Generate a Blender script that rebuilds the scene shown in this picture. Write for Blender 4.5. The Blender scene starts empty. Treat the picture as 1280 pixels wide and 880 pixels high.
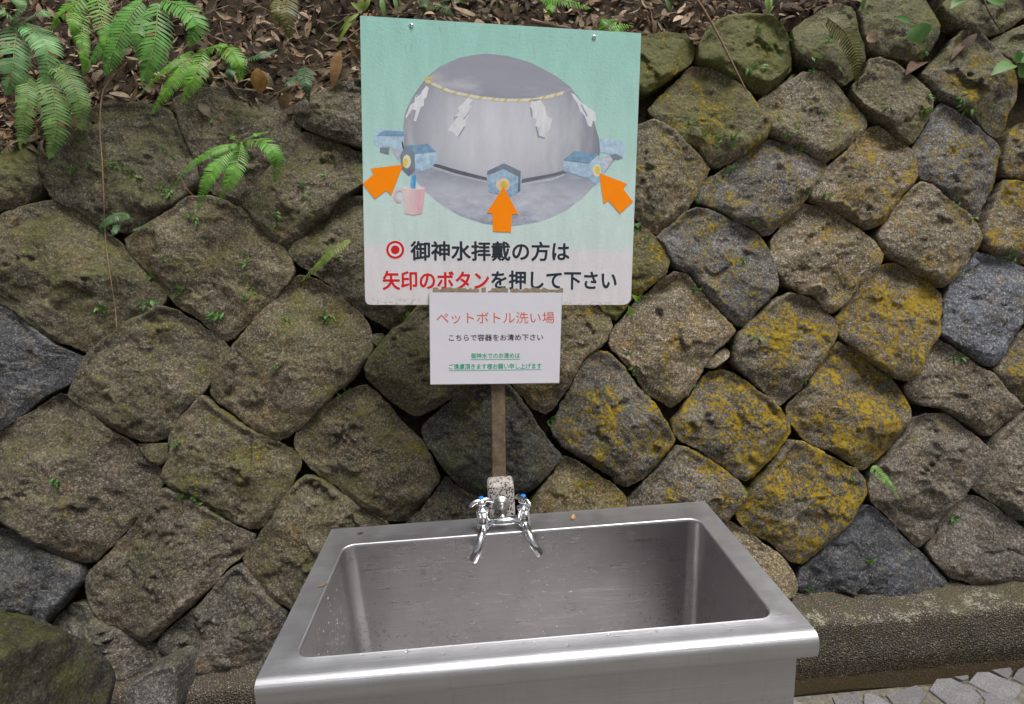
import bpy, bmesh, math, random
import numpy as np
from mathutils import Vector, Matrix
from mathutils.bvhtree import BVHTree
random.seed(7)
R = math.radians
scene = bpy.context.scene
COL = scene.collection

# ---------------------------------------------------------------- camera, sky, sun, exposure
CAM = np.array([-0.08305, -1.62183, 1.67657])
YAW, PITCH, ROLL, F = 0.0492990, 0.2077039, -0.0507056, 690.0


def cam_axes():
    f = np.array([math.sin(YAW) * math.cos(PITCH), math.cos(YAW) * math.cos(PITCH), -math.sin(PITCH)])
    r = np.cross(f, [0, 0, 1]); r /= np.linalg.norm(r); u = np.cross(r, f)
    c, s = math.cos(ROLL), math.sin(ROLL)
    return c * r + s * u, -s * r + c * u, f


CR, CU, CF = cam_axes()
cam = bpy.data.cameras.new('camera')
cam.sensor_width = 36.0; cam.lens = 36.0 * F / 1280.0; cam.clip_end = 500; cam.clip_start = 0.02
cam_ob = bpy.data.objects.new('camera', cam); COL.objects.link(cam_ob)
M = Matrix(((CR[0], CU[0], -CF[0], CAM[0]), (CR[1], CU[1], -CF[1], CAM[1]), (CR[2], CU[2], -CF[2], CAM[2]), (0, 0, 0, 1)))
cam_ob.matrix_world = M
scene.camera = cam_ob

SUN_EL, SUN_AZ = R(70), R(42)          # azimuth from -y (camera side) towards +x
sun_dir = Vector((math.sin(SUN_AZ) * math.cos(SUN_EL), -math.cos(SUN_AZ) * math.cos(SUN_EL), math.sin(SUN_EL)))
world = bpy.data.worlds.new('World'); scene.world = world; world.use_nodes = True
wn = world.node_tree
sky = wn.nodes.new('ShaderNodeTexSky'); sky.sky_type = 'NISHITA'; sky.sun_disc = False
sky.sun_elevation = SUN_EL; sky.sun_rotation = math.atan2(sun_dir.x, sun_dir.y)
sky.dust_density = 4.0; sky.ozone_density = 1.0
hs = wn.nodes.new('ShaderNodeHueSaturation'); hs.inputs['Saturation'].default_value = 0.30
wn.links.new(sky.outputs[0], hs.inputs['Color'])
wn.links.new(hs.outputs[0], wn.nodes['Background'].inputs[0])
wn.nodes['Background'].inputs[1].default_value = 0.05
sun = bpy.data.lights.new('sun', 'SUN'); sun.energy = 1.5; sun.angle = R(28); sun.color = (1.0, 0.965, 0.91)
sun_ob = bpy.data.objects.new('sun', sun); COL.objects.link(sun_ob)
sun_ob.rotation_euler = sun_dir.to_track_quat('Z', 'Y').to_euler(); sun_ob.location = (2, -3, 6)
scene.view_settings.view_transform = 'Standard'; scene.view_settings.look = 'None'
scene.view_settings.exposure = 1.36; scene.view_settings.gamma = 1.0

# ---------------------------------------------------------------- geometry helpers
BETA = R(12.5)                          # batter of the wall
W0 = np.array([0.0, 0.24, 0.2])
WN = np.array([0.0, -math.cos(BETA), math.sin(BETA)])
WV = np.array([0.0, math.sin(BETA), math.cos(BETA)])


def ray(px, py): return CF + CR * (px - 640) / F - CU * (py - 440) / F
def at_y(px, py, Y): d = ray(px, py); return CAM + d * (Y - CAM[1]) / d[1]
def at_z(px, py, Z): d = ray(px, py); return CAM + d * (Z - CAM[2]) / d[2]
def at_plane(px, py, p0, n): d = ray(px, py); return CAM + d * (np.dot(p0 - CAM, n) / np.dot(d, n))
def at_wall(px, py, w=0.0): return at_plane(px, py, W0 + WN * w, WN)
def wall_uv(px, py): p = at_wall(px, py); return p[0], float(np.dot(p - W0, WV))
def wall_pt(u, v, w=0.0): return np.array([u, 0, 0]) + np.array([0, W0[1], W0[2]]) + WV * v + WN * w
def pts(s): return [tuple(float(a) for a in q.split(',')) for q in s.split()]


def h3(ix, iy, iz, seed):
    n = (ix.astype(np.int64) * 374761393 + iy.astype(np.int64) * 668265263 + iz.astype(np.int64) * 1440662683 + seed * 1013904223) & 0xffffffff
    n = ((n ^ (n >> 13)) * 1274126177) & 0xffffffff
    n = ((n ^ (n >> 15)) * 2246822519) & 0xffffffff
    return ((n ^ (n >> 16)) & 0xffffff) / float(0xffffff)


def vnoise(P, seed=0):
    i = np.floor(P).astype(np.int64); f = P - i; f = f * f * f * (f * (f * 6 - 15) + 10)
    x, y, z = i[:, 0], i[:, 1], i[:, 2]; fx, fy, fz = f[:, 0], f[:, 1], f[:, 2]
    def L(a, b, t): return a + (b - a) * t
    return 2 * L(L(L(h3(x, y, z, seed), h3(x + 1, y, z, seed), fx), L(h3(x, y + 1, z, seed), h3(x + 1, y + 1, z, seed), fx), fy),
                 L(L(h3(x, y, z + 1, seed), h3(x + 1, y, z + 1, seed), fx), L(h3(x, y + 1, z + 1, seed), h3(x + 1, y + 1, z + 1, seed), fx), fy), fz) - 1


def fbm(P, scale, octs=4, seed=0, gain=0.5):
    a, s, out = 1.0, 0.0, 0
    for k in range(octs):
        out = out + a * vnoise(P * scale * (2.03 ** k) + 17.3 * k, seed + k); s += a; a *= gain
    return out / s


def ridged(P, scale, octs=3, seed=0):
    a, s, out = 1.0, 0.0, 0
    for k in range(octs):
        out = out + a * (1 - 2 * np.abs(vnoise(P * scale * (2.1 ** k) + 9.1 * k, seed + k))); s += a; a *= 0.5
    return out / s


def mesh_np(name, V, Fc, smooth=True):
    me = bpy.data.meshes.new(name)
    me.from_pydata([tuple(map(float, v)) for v in V], [], [tuple(map(int, f)) for f in Fc])
    if smooth: me.polygons.foreach_set('use_smooth', [True] * len(me.polygons))
    me.update()
    return me


def obj(name, me, mat=None, parent=None, loc=None):
    o = bpy.data.objects.new(name, me); COL.objects.link(o)
    if mat is not None and me is not None:
        me.materials.clear(); me.materials.append(mat)
    if parent is not None: o.parent = parent
    if loc is not None: o.location = loc
    return o


def tag(o, label, cat, group=None):
    o['label'] = label; o['category'] = cat
    if group: o['group'] = group
    return o


def thing(name, label, cat, loc=(0, 0, 0), group=None):
    return tag(obj(name, None, loc=loc), label, cat, group)


def struct(o): o['kind'] = 'structure'; return o
def stuff(o): o['kind'] = 'stuff'; return o


class MB:
    """collects shapes, then links them as one mesh object"""
    def __init__(s): s.V = []; s.F = []; s.C = []
    def add(s, V, Fc, c=None):
        b = len(s.V); s.V += [tuple(map(float, v)) for v in V]; s.F += [tuple(b + int(i) for i in f) for f in Fc]
        if c is not None: s.C += [c] * len(V)
    def box(s, x0, x1, y0, y1, z0, z1, c=None):
        s.add([(x, y, z) for z in (z0, z1) for y in (y0, y1) for x in (x0, x1)],
              [(0, 2, 3, 1), (4, 5, 7, 6), (0, 1, 5, 4), (2, 6, 7, 3), (0, 4, 6, 2), (1, 3, 7, 5)], c)
    def tube(s, P, rad, n=10, cap=True, c=None):
        P = [np.array(p, float) for p in P]; m = len(P)
        rad = [rad] * m if np.isscalar(rad) else rad
        V, Fc = [], []; ref = None
        for i, p in enumerate(P):
            t = P[min(i + 1, m - 1)] - P[max(i - 1, 0)]
            if np.linalg.norm(t) < 1e-9: t = P[-1] - P[0]
            t = t / np.linalg.norm(t)
            if ref is None: ref = np.array([0, 0, 1.0]) if abs(t[2]) < .9 else np.array([1.0, 0, 0])
            a = np.cross(ref, t); a /= np.linalg.norm(a); b = np.cross(t, a); ref = b
            for k in range(n):
                g = 2 * math.pi * k / n; V.append(p + rad[i] * (math.cos(g) * a + math.sin(g) * b))
        for i in range(m - 1):
            for k in range(n): Fc.append((i * n + k, i * n + (k + 1) % n, (i + 1) * n + (k + 1) % n, (i + 1) * n + k))
        if cap: Fc.append(tuple(range(n - 1, -1, -1))); Fc.append(tuple((m - 1) * n + k for k in range(n)))
        s.add(V, Fc, c)
    def build(s, name, mat, parent=None, smooth=False, bevel=0.0, seg=2, sharp=None):
        me = mesh_np(name, s.V, s.F, smooth)
        if s.C and len(s.C) == len(s.V):
            at = me.color_attributes.new('tint', 'FLOAT_COLOR', 'POINT')
            at.data.foreach_set('color', np.array([(*c, 1.0) for c in s.C], float).ravel())
        if bevel:
            bm = bmesh.new(); bm.from_mesh(me)
            bmesh.ops.remove_doubles(bm, verts=bm.verts, dist=1e-6)
            es = [e for e in bm.edges if len(e.link_faces) == 2 and e.calc_face_angle(0) > 0.6]
            bmesh.ops.bevel(bm, geom=es, offset=bevel, segments=seg, profile=0.5, affect='EDGES', clamp_overlap=True)
            bm.to_mesh(me); bm.free(); me.polygons.foreach_set('use_smooth', [True] * len(me.polygons))
            sharp = 1.2
        o = obj(name, me, mat, parent)
        if sharp: me.set_sharp_from_angle(angle=sharp)
        return o


# ---------------------------------------------------------------- materials
class NT:
    def __init__(s, name):
        s.m = bpy.data.materials.new(name); s.m.use_nodes = True; s.t = s.m.node_tree; s.b = s.t.nodes['Principled BSDF']
        s._obj = None
    def n(s, ty, **kw):
        nd = s.t.nodes.new(ty)
        for k, v in kw.items(): setattr(nd, k, v)
        return nd
    def set(s, sock, v):
        if isinstance(v, bpy.types.NodeSocket): s.t.links.new(v, sock)
        elif isinstance(v, (tuple, list)) and len(v) == 3 and sock.type == 'RGBA': sock.default_value = (*v, 1)
        else: sock.default_value = v
    def oc(s):
        if s._obj is None: s._obj = s.n('ShaderNodeTexCoord').outputs['Object']
        return s._obj
    def math(s, op, a, b=0.0, clamp=False):
        nd = s.n('ShaderNodeMath', operation=op, use_clamp=clamp); s.set(nd.inputs[0], a); s.set(nd.inputs[1], b); return nd.outputs[0]
    def noise(s, scale, detail=4, rough=0.55, vec=None, dist=0.0):
        nd = s.n('ShaderNodeTexNoise'); nd.inputs['Scale'].default_value = scale; nd.inputs['Detail'].default_value = detail
        nd.inputs['Roughness'].default_value = rough; nd.inputs['Distortion'].default_value = dist
        s.set(nd.inputs['Vector'], vec if vec is not None else s.oc()); return nd.outputs['Fac']
    def vor(s, scale, vec=None, feat='F1', out='Distance'):
        nd = s.n('ShaderNodeTexVoronoi', feature=feat); nd.inputs['Scale'].default_value = scale
        s.set(nd.inputs['Vector'], vec if vec is not None else s.oc()); return nd.outputs[out]
    def ramp(s, fac, stops):
        nd = s.n('ShaderNodeValToRGB'); cr = nd.color_ramp
        while len(cr.elements) < len(stops): cr.elements.new(0.5)
        for e, (p, c) in zip(cr.elements, stops):
            e.position = p; e.color = (*c, 1) if isinstance(c, tuple) else (c, c, c, 1)
        s.set(nd.inputs[0], fac); return nd.outputs[0]
    def mix(s, fac, a, b, mode='MIX'):
        nd = s.n('ShaderNodeMix', data_type='RGBA', blend_type=mode); s.set(nd.inputs[0], fac); s.set(nd.inputs[6], a); s.set(nd.inputs[7], b); return nd.outputs[2]
    def step(s, v, lo, hi):
        nd = s.n('ShaderNodeMapRange', interpolation_type='SMOOTHSTEP'); s.set(nd.inputs[0], v); s.set(nd.inputs[1], lo); s.set(nd.inputs[2], hi); return nd.outputs[0]
    def scalev(s, v, sc):
        nd = s.n('ShaderNodeMapping'); s.set(nd.inputs[0], v); nd.inputs['Scale'].default_value = sc; return nd.outputs[0]
    def bump(s, h, dist, strength=1.0, prev=None):
        nd = s.n('ShaderNodeBump'); nd.inputs['Distance'].default_value = dist; nd.inputs['Strength'].default_value = strength
        s.set(nd.inputs['Height'], h)
        if prev is not None: s.set(nd.inputs['Normal'], prev)
        return nd.outputs[0]
    def out(s, color=None, rough=None, metal=None, normal=None, spec=None, **kw):
        if color is not None: s.set(s.b.inputs['Base Color'], color)
        if rough is not None: s.set(s.b.inputs['Roughness'], rough)
        if metal is not None: s.set(s.b.inputs['Metallic'], metal)
        if normal is not None: s.set(s.b.inputs['Normal'], normal)
        if spec is not None: s.set(s.b.inputs['Specular IOR Level'], spec)
        for k, v in kw.items(): s.set(s.b.inputs[k], v)
        return s.m


def mat_stone():
    t = NT('weathered_stone')
    oi = t.n('ShaderNodeObjectInfo'); sep = t.n('ShaderNodeSeparateColor'); t.set(sep.inputs[0], oi.outputs['Color'])
    lich, moss, tone, bright = sep.outputs[0], sep.outputs[1], sep.outputs[2], oi.outputs['Alpha']
    add = t.n('ShaderNodeVectorMath', operation='ADD'); cmb = t.n('ShaderNodeCombineXYZ')
    r50 = t.math('MULTIPLY', oi.outputs['Random'], 53.0)
    for i in range(3): t.set(cmb.inputs[i], r50)
    t.set(add.inputs[0], t.oc()); t.set(add.inputs[1], cmb.outputs[0]); v = add.outputs[0]
    base = t.mix(tone, (0.190, 0.149, 0.088), (0.125, 0.135, 0.162))
    big = t.noise(7, 5, 0.6, v)
    base = t.mix(1.0, base, t.ramp(big, [(0.28, 0.50), (0.5, 0.92), (0.72, 1.5)]), 'MULTIPLY')
    hue = t.noise(13, 3, 0.5, v)
    base = t.mix(t.step(hue, .5, .75), base, t.mix(1.0, base, (1.18, 0.98, 0.78), 'MULTIPLY'))
    fine = t.noise(90, 6, 0.80, v)
    base = t.mix(1.0, base, t.ramp(fine, [(0.30, 0.14), (0.45, 0.66), (0.56, 1.2), (0.70, 3.1)]), 'MULTIPLY')
    grain = t.vor(230, v, out='Color'); gs = t.n('ShaderNodeSeparateColor'); t.set(gs.inputs[0], grain)
    base = t.mix(t.math('MULTIPLY', t.step(gs.outputs[0], .80, .95), 0.50), base, (0.52, 0.49, 0.44))
    base = t.mix(t.math('MULTIPLY', t.step(gs.outputs[1], .78, .95), 0.60), base, (0.03, 0.027, 0.022))
    br = t.math('MULTIPLY_ADD', bright, 1.35)
    br.node.inputs[2].default_value = 0.30
    cb = t.n('ShaderNodeCombineColor')
    for i in range(3): t.set(cb.inputs[i], br)
    base = t.mix(1.0, base, cb.outputs[0], 'MULTIPLY')
    # pale crustose patches
    pal = t.noise(24, 6, 0.72, v)
    base = t.mix(t.math('MULTIPLY', t.step(pal, .60, .72), .32), base, (0.40, 0.37, 0.32))
    # green algae and moss
    geo = t.n('ShaderNodeNewGeometry'); sx = t.n('ShaderNodeSeparateXYZ'); t.set(sx.inputs[0], geo.outputs['Normal'])
    mo = t.math('ADD', t.math('ADD', t.math('MULTIPLY', t.noise(8, 6, 0.68, v), .7), t.math('MULTIPLY', t.noise(75, 5, 0.72, v), .30)), t.math('MULTIPLY', sx.outputs[2], 0.16))
    mo = t.math('ADD', mo, t.math('MULTIPLY', t.math('SUBTRACT', moss, 0.42), 0.60))
    mmask = t.step(mo, .42, .80)
    mcol = t.mix(t.noise(160, 3, .6, v), (0.046, 0.052, 0.007), (0.170, 0.190, 0.020))
    base = t.mix(t.math('MULTIPLY', mmask, 0.72), base, mcol)
    # golden lichen in small crusts, thicker towards the sides facing right and down
    spot = t.math('MULTIPLY', t.math('SUBTRACT', .42, t.vor(62, v)), 0.34)
    li = t.math('ADD', t.math('ADD', t.noise(95, 6, 0.72, v), spot), t.math('MULTIPLY', t.math('SUBTRACT', t.noise(8, 4, .6, v), .5), 0.78))
    li = t.math('ADD', li, t.math('MULTIPLY', sx.outputs[0], 0.13))
    li = t.math('ADD', li, t.math('MULTIPLY', t.math('SUBTRACT', lich, 0.5), 0.34))
    lmask = t.math('MULTIPLY', t.step(li, .545, .65), t.step(lich, .0, .06))
    lcol = t.mix(t.noise(210, 2, .6, v), (0.15, 0.112, 0.005), (0.56, 0.365, 0.010))
    base = t.mix(t.math('MULTIPLY', lmask, 0.9), base, lcol)
    # relief
    b1 = t.bump(t.noise(32, 7, 0.72, v), 0.011, 0.9)
    b2 = t.bump(t.noise(100, 6, 0.78, v), 0.008, 0.9, b1)
    b3 = t.bump(t.math('ADD', lmask, t.math('MULTIPLY', mmask, t.noise(220, 3, .6, v))), 0.004, 0.8, b2)
    rg = t.math('ADD', t.ramp(t.noise(45, 4, .6, v), [(0.3, 0.30), (0.7, 0.66)]), t.math('MULTIPLY', lmask, 0.25))
    return t.out(base, rg, 0, b3, 0.3)


def mat_simple(name, c, rough=0.6, metal=0, var=0.15, scale=20, spec=0.5, bumpd=0.0, bscale=80):
    t = NT(name)
    k = t.ramp(t.noise(scale, 5, .6), [(0.3, 1 - var), (0.7, 1 + var)])
    return t.out(t.mix(1.0, c, k, 'MULTIPLY'), rough, metal, t.bump(t.noise(bscale, 4, .6), bumpd) if bumpd else None, spec)


def mat_tint(name, rough=0.6, spec=0.3, trans=0.0, var=0.25, scale=60, bumpd=0.0):
    t = NT(name); at = t.n('ShaderNodeAttribute', attribute_name='tint')
    k = t.ramp(t.noise(scale, 4, .6), [(0.3, 1 - var), (0.7, 1 + var)])
    c = t.mix(1.0, at.outputs['Color'], k, 'MULTIPLY')
    t.out(c, rough, 0, t.bump(t.noise(scale * 3, 3, .6), bumpd) if bumpd else None, spec)
    if trans:
        tr = t.n('ShaderNodeBsdfTranslucent'); t.set(tr.inputs[0], c)
        mx = t.n('ShaderNodeMixShader'); mx.inputs[0].default_value = trans
        t.t.links.new(t.b.outputs[0], mx.inputs[1]); t.t.links.new(tr.outputs[0], mx.inputs[2])
        t.t.links.new(mx.outputs[0], t.t.nodes['Material Output'].inputs[0])
    return t.m


def mat_steel(name='stainless_steel', lo=.19, hi=.26, ca=(0.585, 0.568, 0.575), cb=(0.52, 0.505, 0.515)):
    t = NT(name)
    st = t.noise(8, 5, .7, t.scalev(t.oc(), (0.5, 60, 60)))
    sm = t.noise(5, 5, .65); spots = t.vor(55); drip = t.noise(9, 5, .6, t.scalev(t.oc(), (6, 6, .5)))
    col = t.mix(t.step(sm, .3, .8), ca, cb)
    col = t.mix(t.math('MULTIPLY', t.step(drip, .55, .75), .25), col, (0.40, 0.385, 0.385))
    # rust and grime speckles, gathered in the basin corners (depth below rim)
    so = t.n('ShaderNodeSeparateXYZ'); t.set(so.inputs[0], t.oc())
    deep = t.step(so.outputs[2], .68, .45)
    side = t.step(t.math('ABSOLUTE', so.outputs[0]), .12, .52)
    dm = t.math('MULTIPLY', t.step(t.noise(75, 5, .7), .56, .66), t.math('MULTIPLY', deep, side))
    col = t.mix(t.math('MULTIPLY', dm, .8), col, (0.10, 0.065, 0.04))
    rg = t.math('ADD', t.ramp(t.noise(14, 5, .65), [(0.3, lo), (0.7, hi)]), t.math('MULTIPLY', dm, 0.4))
    rg = t.math('ADD', rg, t.math('MULTIPLY', st, 0.14))
    col = t.mix(1.0, col, t.ramp(st, [(0.3, .90), (0.7, 1.08)]), 'MULTIPLY')
    b = t.bump(st, 0.0009, 0.6); b = t.bump(t.noise(5, 1, .5), 0.003, 0.12, b); b = t.bump(t.step(spots, .0, .25), 0.0008, .2, b)
    return t.out(col, rg, 1.0, b)


def mat_aggregate():
    t = NT('exposed_aggregate_concrete')
    v = t.vor(150, out='Color'); gs = t.n('ShaderNodeSeparateColor'); t.set(gs.inputs[0], v)
    peb = t.ramp(gs.outputs[0], [(0.0, (0.045, 0.04, 0.034)), (0.3, (0.135, 0.115, 0.09)), (0.55, (0.09, 0.085, 0.08)), (0.78, (0.24, 0.155, 0.06)), (0.92, (0.19, 0.17, 0.14)), (1.0, (0.38, 0.35, 0.29))])
    d = t.vor(150)
    col = t.mix(t.step(d, .28, .5), peb, (0.045, 0.036, 0.026))
    so = t.n('ShaderNodeSeparateXYZ'); t.set(so.inputs[0], t.oc())
    zz = t.math('ADD', so.outputs[2], t.math('MULTIPLY', t.math('SUBTRACT', t.noise(6, 4, .6), .5), .09))
    wet = t.step(zz, .10, .0)
    col = t.mix(t.math('MULTIPLY', wet, .6), col, t.mix(1.0, col, (0.42, 0.37, 0.30), 'MULTIPLY'))
    mk = t.step(t.math('ADD', t.noise(7, 5, .65), t.math('MULTIPLY', t.step(zz, .14, .22), .12)), .52, .74)
    col = t.mix(t.math('MULTIPLY', mk, .6), col, (0.065, 0.062, 0.02))
    pale = t.math('MULTIPLY', t.step(t.math('ADD', t.math('ADD', t.math('MULTIPLY', t.noise(130, 4, .7), .55), t.math('MULTIPLY', t.noise(14, 3, .6), .45)), t.math('MULTIPLY', t.math('MULTIPLY', t.step(zz, .165, .19), t.step(zz, .225, .205)), .10)), .61, .70), .5)
    col = t.mix(pale, col, (0.46, 0.43, 0.36))
    rg = t.math('SUBTRACT', 0.75, t.math('MULTIPLY', wet, .45))
    b = t.bump(t.math('SUBTRACT', 1.0, d), 0.006, 0.9); b = t.bump(t.noise(16, 4, .6), 0.012, .6, b)
    return t.out(col, rg, 0, b, 0.5)


def mat_soil():
    t = NT('dark_forest_soil')
    c = t.ramp(t.noise(26, 6, .7), [(0.3, (0.016, 0.011, 0.007)), (0.6, (0.05, 0.034, 0.021)), (0.8, (0.10, 0.07, 0.045))])
    m = t.step(t.noise(5, 5, .65), .56, .68)
    c = t.mix(t.math('MULTIPLY', m, .7), c, (0.05, 0.06, 0.014))
    return t.out(c, 0.9, 0, t.bump(t.noise(60, 6, .7), 0.02), 0.2)


def mat_granite(name, c1, c2, dark, scale=260, rough=0.6):
    t = NT(name)
    oi = t.n('ShaderNodeObjectInfo')
    v = t.vor(scale, out='Color'); gs = t.n('ShaderNodeSeparateColor'); t.set(gs.inputs[0], v)
    c = t.mix(gs.outputs[0], c1, c2)
    c = t.mix(t.step(t.math('ADD', gs.outputs[1], t.math('MULTIPLY', t.noise(40, 4, .6), .3)), dark, dark + .06), c, (0.02, 0.02, 0.022))
    c = t.mix(1.0, c, t.ramp(oi.outputs['Random'], [(0, .75), (1, 1.15)]), 'MULTIPLY')
    c = t.mix(1.0, c, t.ramp(t.noise(18, 4, .6), [(0.3, .8), (0.7, 1.15)]), 'MULTIPLY')
    return t.out(c, rough, 0, t.bump(t.noise(150, 4, .65), 0.003), 0.4)


def mat_board():
    t = NT('painted_sign_face')
    so = t.n('ShaderNodeSeparateXYZ'); t.set(so.inputs[0], t.oc())
    y = t.math('ADD', so.outputs[1], t.math('MULTIPLY', t.math('SUBTRACT', t.noise(5, 4, .6), .5), .03))
    mr = t.n('ShaderNodeMapRange'); t.set(mr.inputs[0], y); mr.inputs[1].default_value = 0.0; mr.inputs[2].default_value = 0.80
    c = t.ramp(mr.outputs[0], [(0.0, (0.66, 0.63, 0.665)), (0.215, (0.66, 0.64, 0.675)), (0.245, (0.55, 0.66, 0.65)), (0.42, (0.53, 0.69, 0.67)), (0.62, (0.40, 0.63, 0.58)), (1.0, (0.31, 0.58, 0.52))])
    strokes = t.noise(30, 4, .6, t.scalev(t.oc(), (1, .22, 1)))
    c = t.mix(1.0, c, t.ramp(strokes, [(0.3, .93), (0.7, 1.06)]), 'MULTIPLY')
    # dirt specks and edge grime
    sp = t.math('MULTIPLY', t.step(t.noise(190, 2, .5), .68, .74), t.step(t.noise(14, 3, .6), .42, .62))
    c = t.mix(t.math('MULTIPLY', sp, .75), c, (0.13, 0.11, 0.075))
    run = t.math('MULTIPLY', t.step(t.noise(50, 4, .65, t.scalev(t.oc(), (1, .25, 1))), .60, .72), t.step(so.outputs[1], .60, .80))
    c = t.mix(t.math('MULTIPLY', run, .35), c, (0.25, 0.28, 0.2))
    low = t.math('MULTIPLY', t.step(t.noise(85, 4, .7), .5, .62), t.step(so.outputs[1], .035, .0))
    c = t.mix(t.math('MULTIPLY', low, .6), c, (0.22, 0.2, 0.17))
    return t.out(c, 0.42, 0, t.bump(t.noise(120, 3, .6), 0.0006), 0.4)


def mat_paint(name, stops, axis=1, lo=0.0, hi=1.0, scale=28, stretch=(1, .3, 1), amp=0.08, streak=0.12, hl=None, radial=None):
    """flat sign paint: brush-stroked colour that runs from one tone to another, as the sign painter laid it"""
    t = NT(name); so = t.n('ShaderNodeSeparateXYZ'); t.set(so.inputs[0], t.oc())
    n = t.noise(scale, 5, .65, t.scalev(t.oc(), stretch))
    y = t.math('ADD', so.outputs[axis], t.math('MULTIPLY', t.math('SUBTRACT', n, .5), amp))
    mr = t.n('ShaderNodeMapRange'); t.set(mr.inputs[0], y); mr.inputs[1].default_value = lo; mr.inputs[2].default_value = hi
    if radial:
        dx = t.math('DIVIDE', t.math('SUBTRACT', so.outputs[0], radial[0]), radial[2]); dy = t.math('DIVIDE', t.math('SUBTRACT', so.outputs[1], radial[1]), radial[3])
        rr_ = t.math('SQRT', t.math('ADD', t.math('MULTIPLY', dx, dx), t.math('MULTIPLY', dy, dy)))
        c = t.ramp(t.math('ADD', rr_, t.math('MULTIPLY', t.math('SUBTRACT', n, .5), amp)), stops)
    else: c = t.ramp(mr.outputs[0], stops)
    c = t.mix(1.0, c, t.ramp(n, [(0.3, 1 - streak), (0.7, 1 + streak)]), 'MULTIPLY')
    if hl:
        hm = t.step(t.noise(hl[0], 4, .6, t.scalev(t.oc(), hl[1])), .50, .72)
        c = t.mix(t.math('MULTIPLY', hm, hl[3]), c, hl[2])
    sp = t.step(t.noise(190, 2, .5), .70, .75)
    c = t.mix(t.math('MULTIPLY', sp, .5), c, (0.16, 0.14, 0.12))
    return t.out(c, 0.45, 0, t.bump(n, 0.0006), 0.4)


def mat_wood():
    t = NT('weathered_post_wood')
    g = t.noise(40, 6, .65, t.scalev(t.oc(), (1, 1, .07)))
    c = t.ramp(g, [(0.3, (0.075, 0.05, 0.032)), (0.55, (0.16, 0.115, 0.075)), (0.75, (0.24, 0.18, 0.125))])
    return t.out(c, 0.75, 0, t.bump(g, 0.003), 0.25)


def mat_chrome():
    t = NT('chrome_plating')
    return t.out((0.80, 0.80, 0.82), t.ramp(t.noise(60, 4, .6), [(0.4, 0.05), (0.75, 0.16)]), 1.0)


STONE = mat_stone(); SOIL = mat_soil(); STEEL = mat_steel(); RIMS = mat_steel('satin_steel', .38, .46, (0.53, 0.53, 0.56), (0.48, 0.48, 0.51)); AGG = mat_aggregate(); CHROME = mat_chrome(); WOOD = mat_wood()
PAVER = mat_granite('granite_paver', (0.22, 0.21, 0.218), (0.13, 0.126, 0.13), 1.10, 420)
PILLAR = mat_granite('speckled_granite', (0.62, 0.57, 0.54), (0.47, 0.44, 0.42), 0.86, 230, 0.4)
MORTAR = mat_simple('sandy_mortar', (0.13, 0.12, 0.095), 0.9, var=.45, scale=40, bumpd=.004)
GROUND = mat_simple('grey_ground', (0.22, 0.20, 0.18), 0.9, var=.3, scale=3, bumpd=.01)
GUTTER = mat_simple('wet_gutter_concrete', (0.055, 0.042, 0.026), 0.35, var=.4, scale=30, bumpd=.003)

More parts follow.
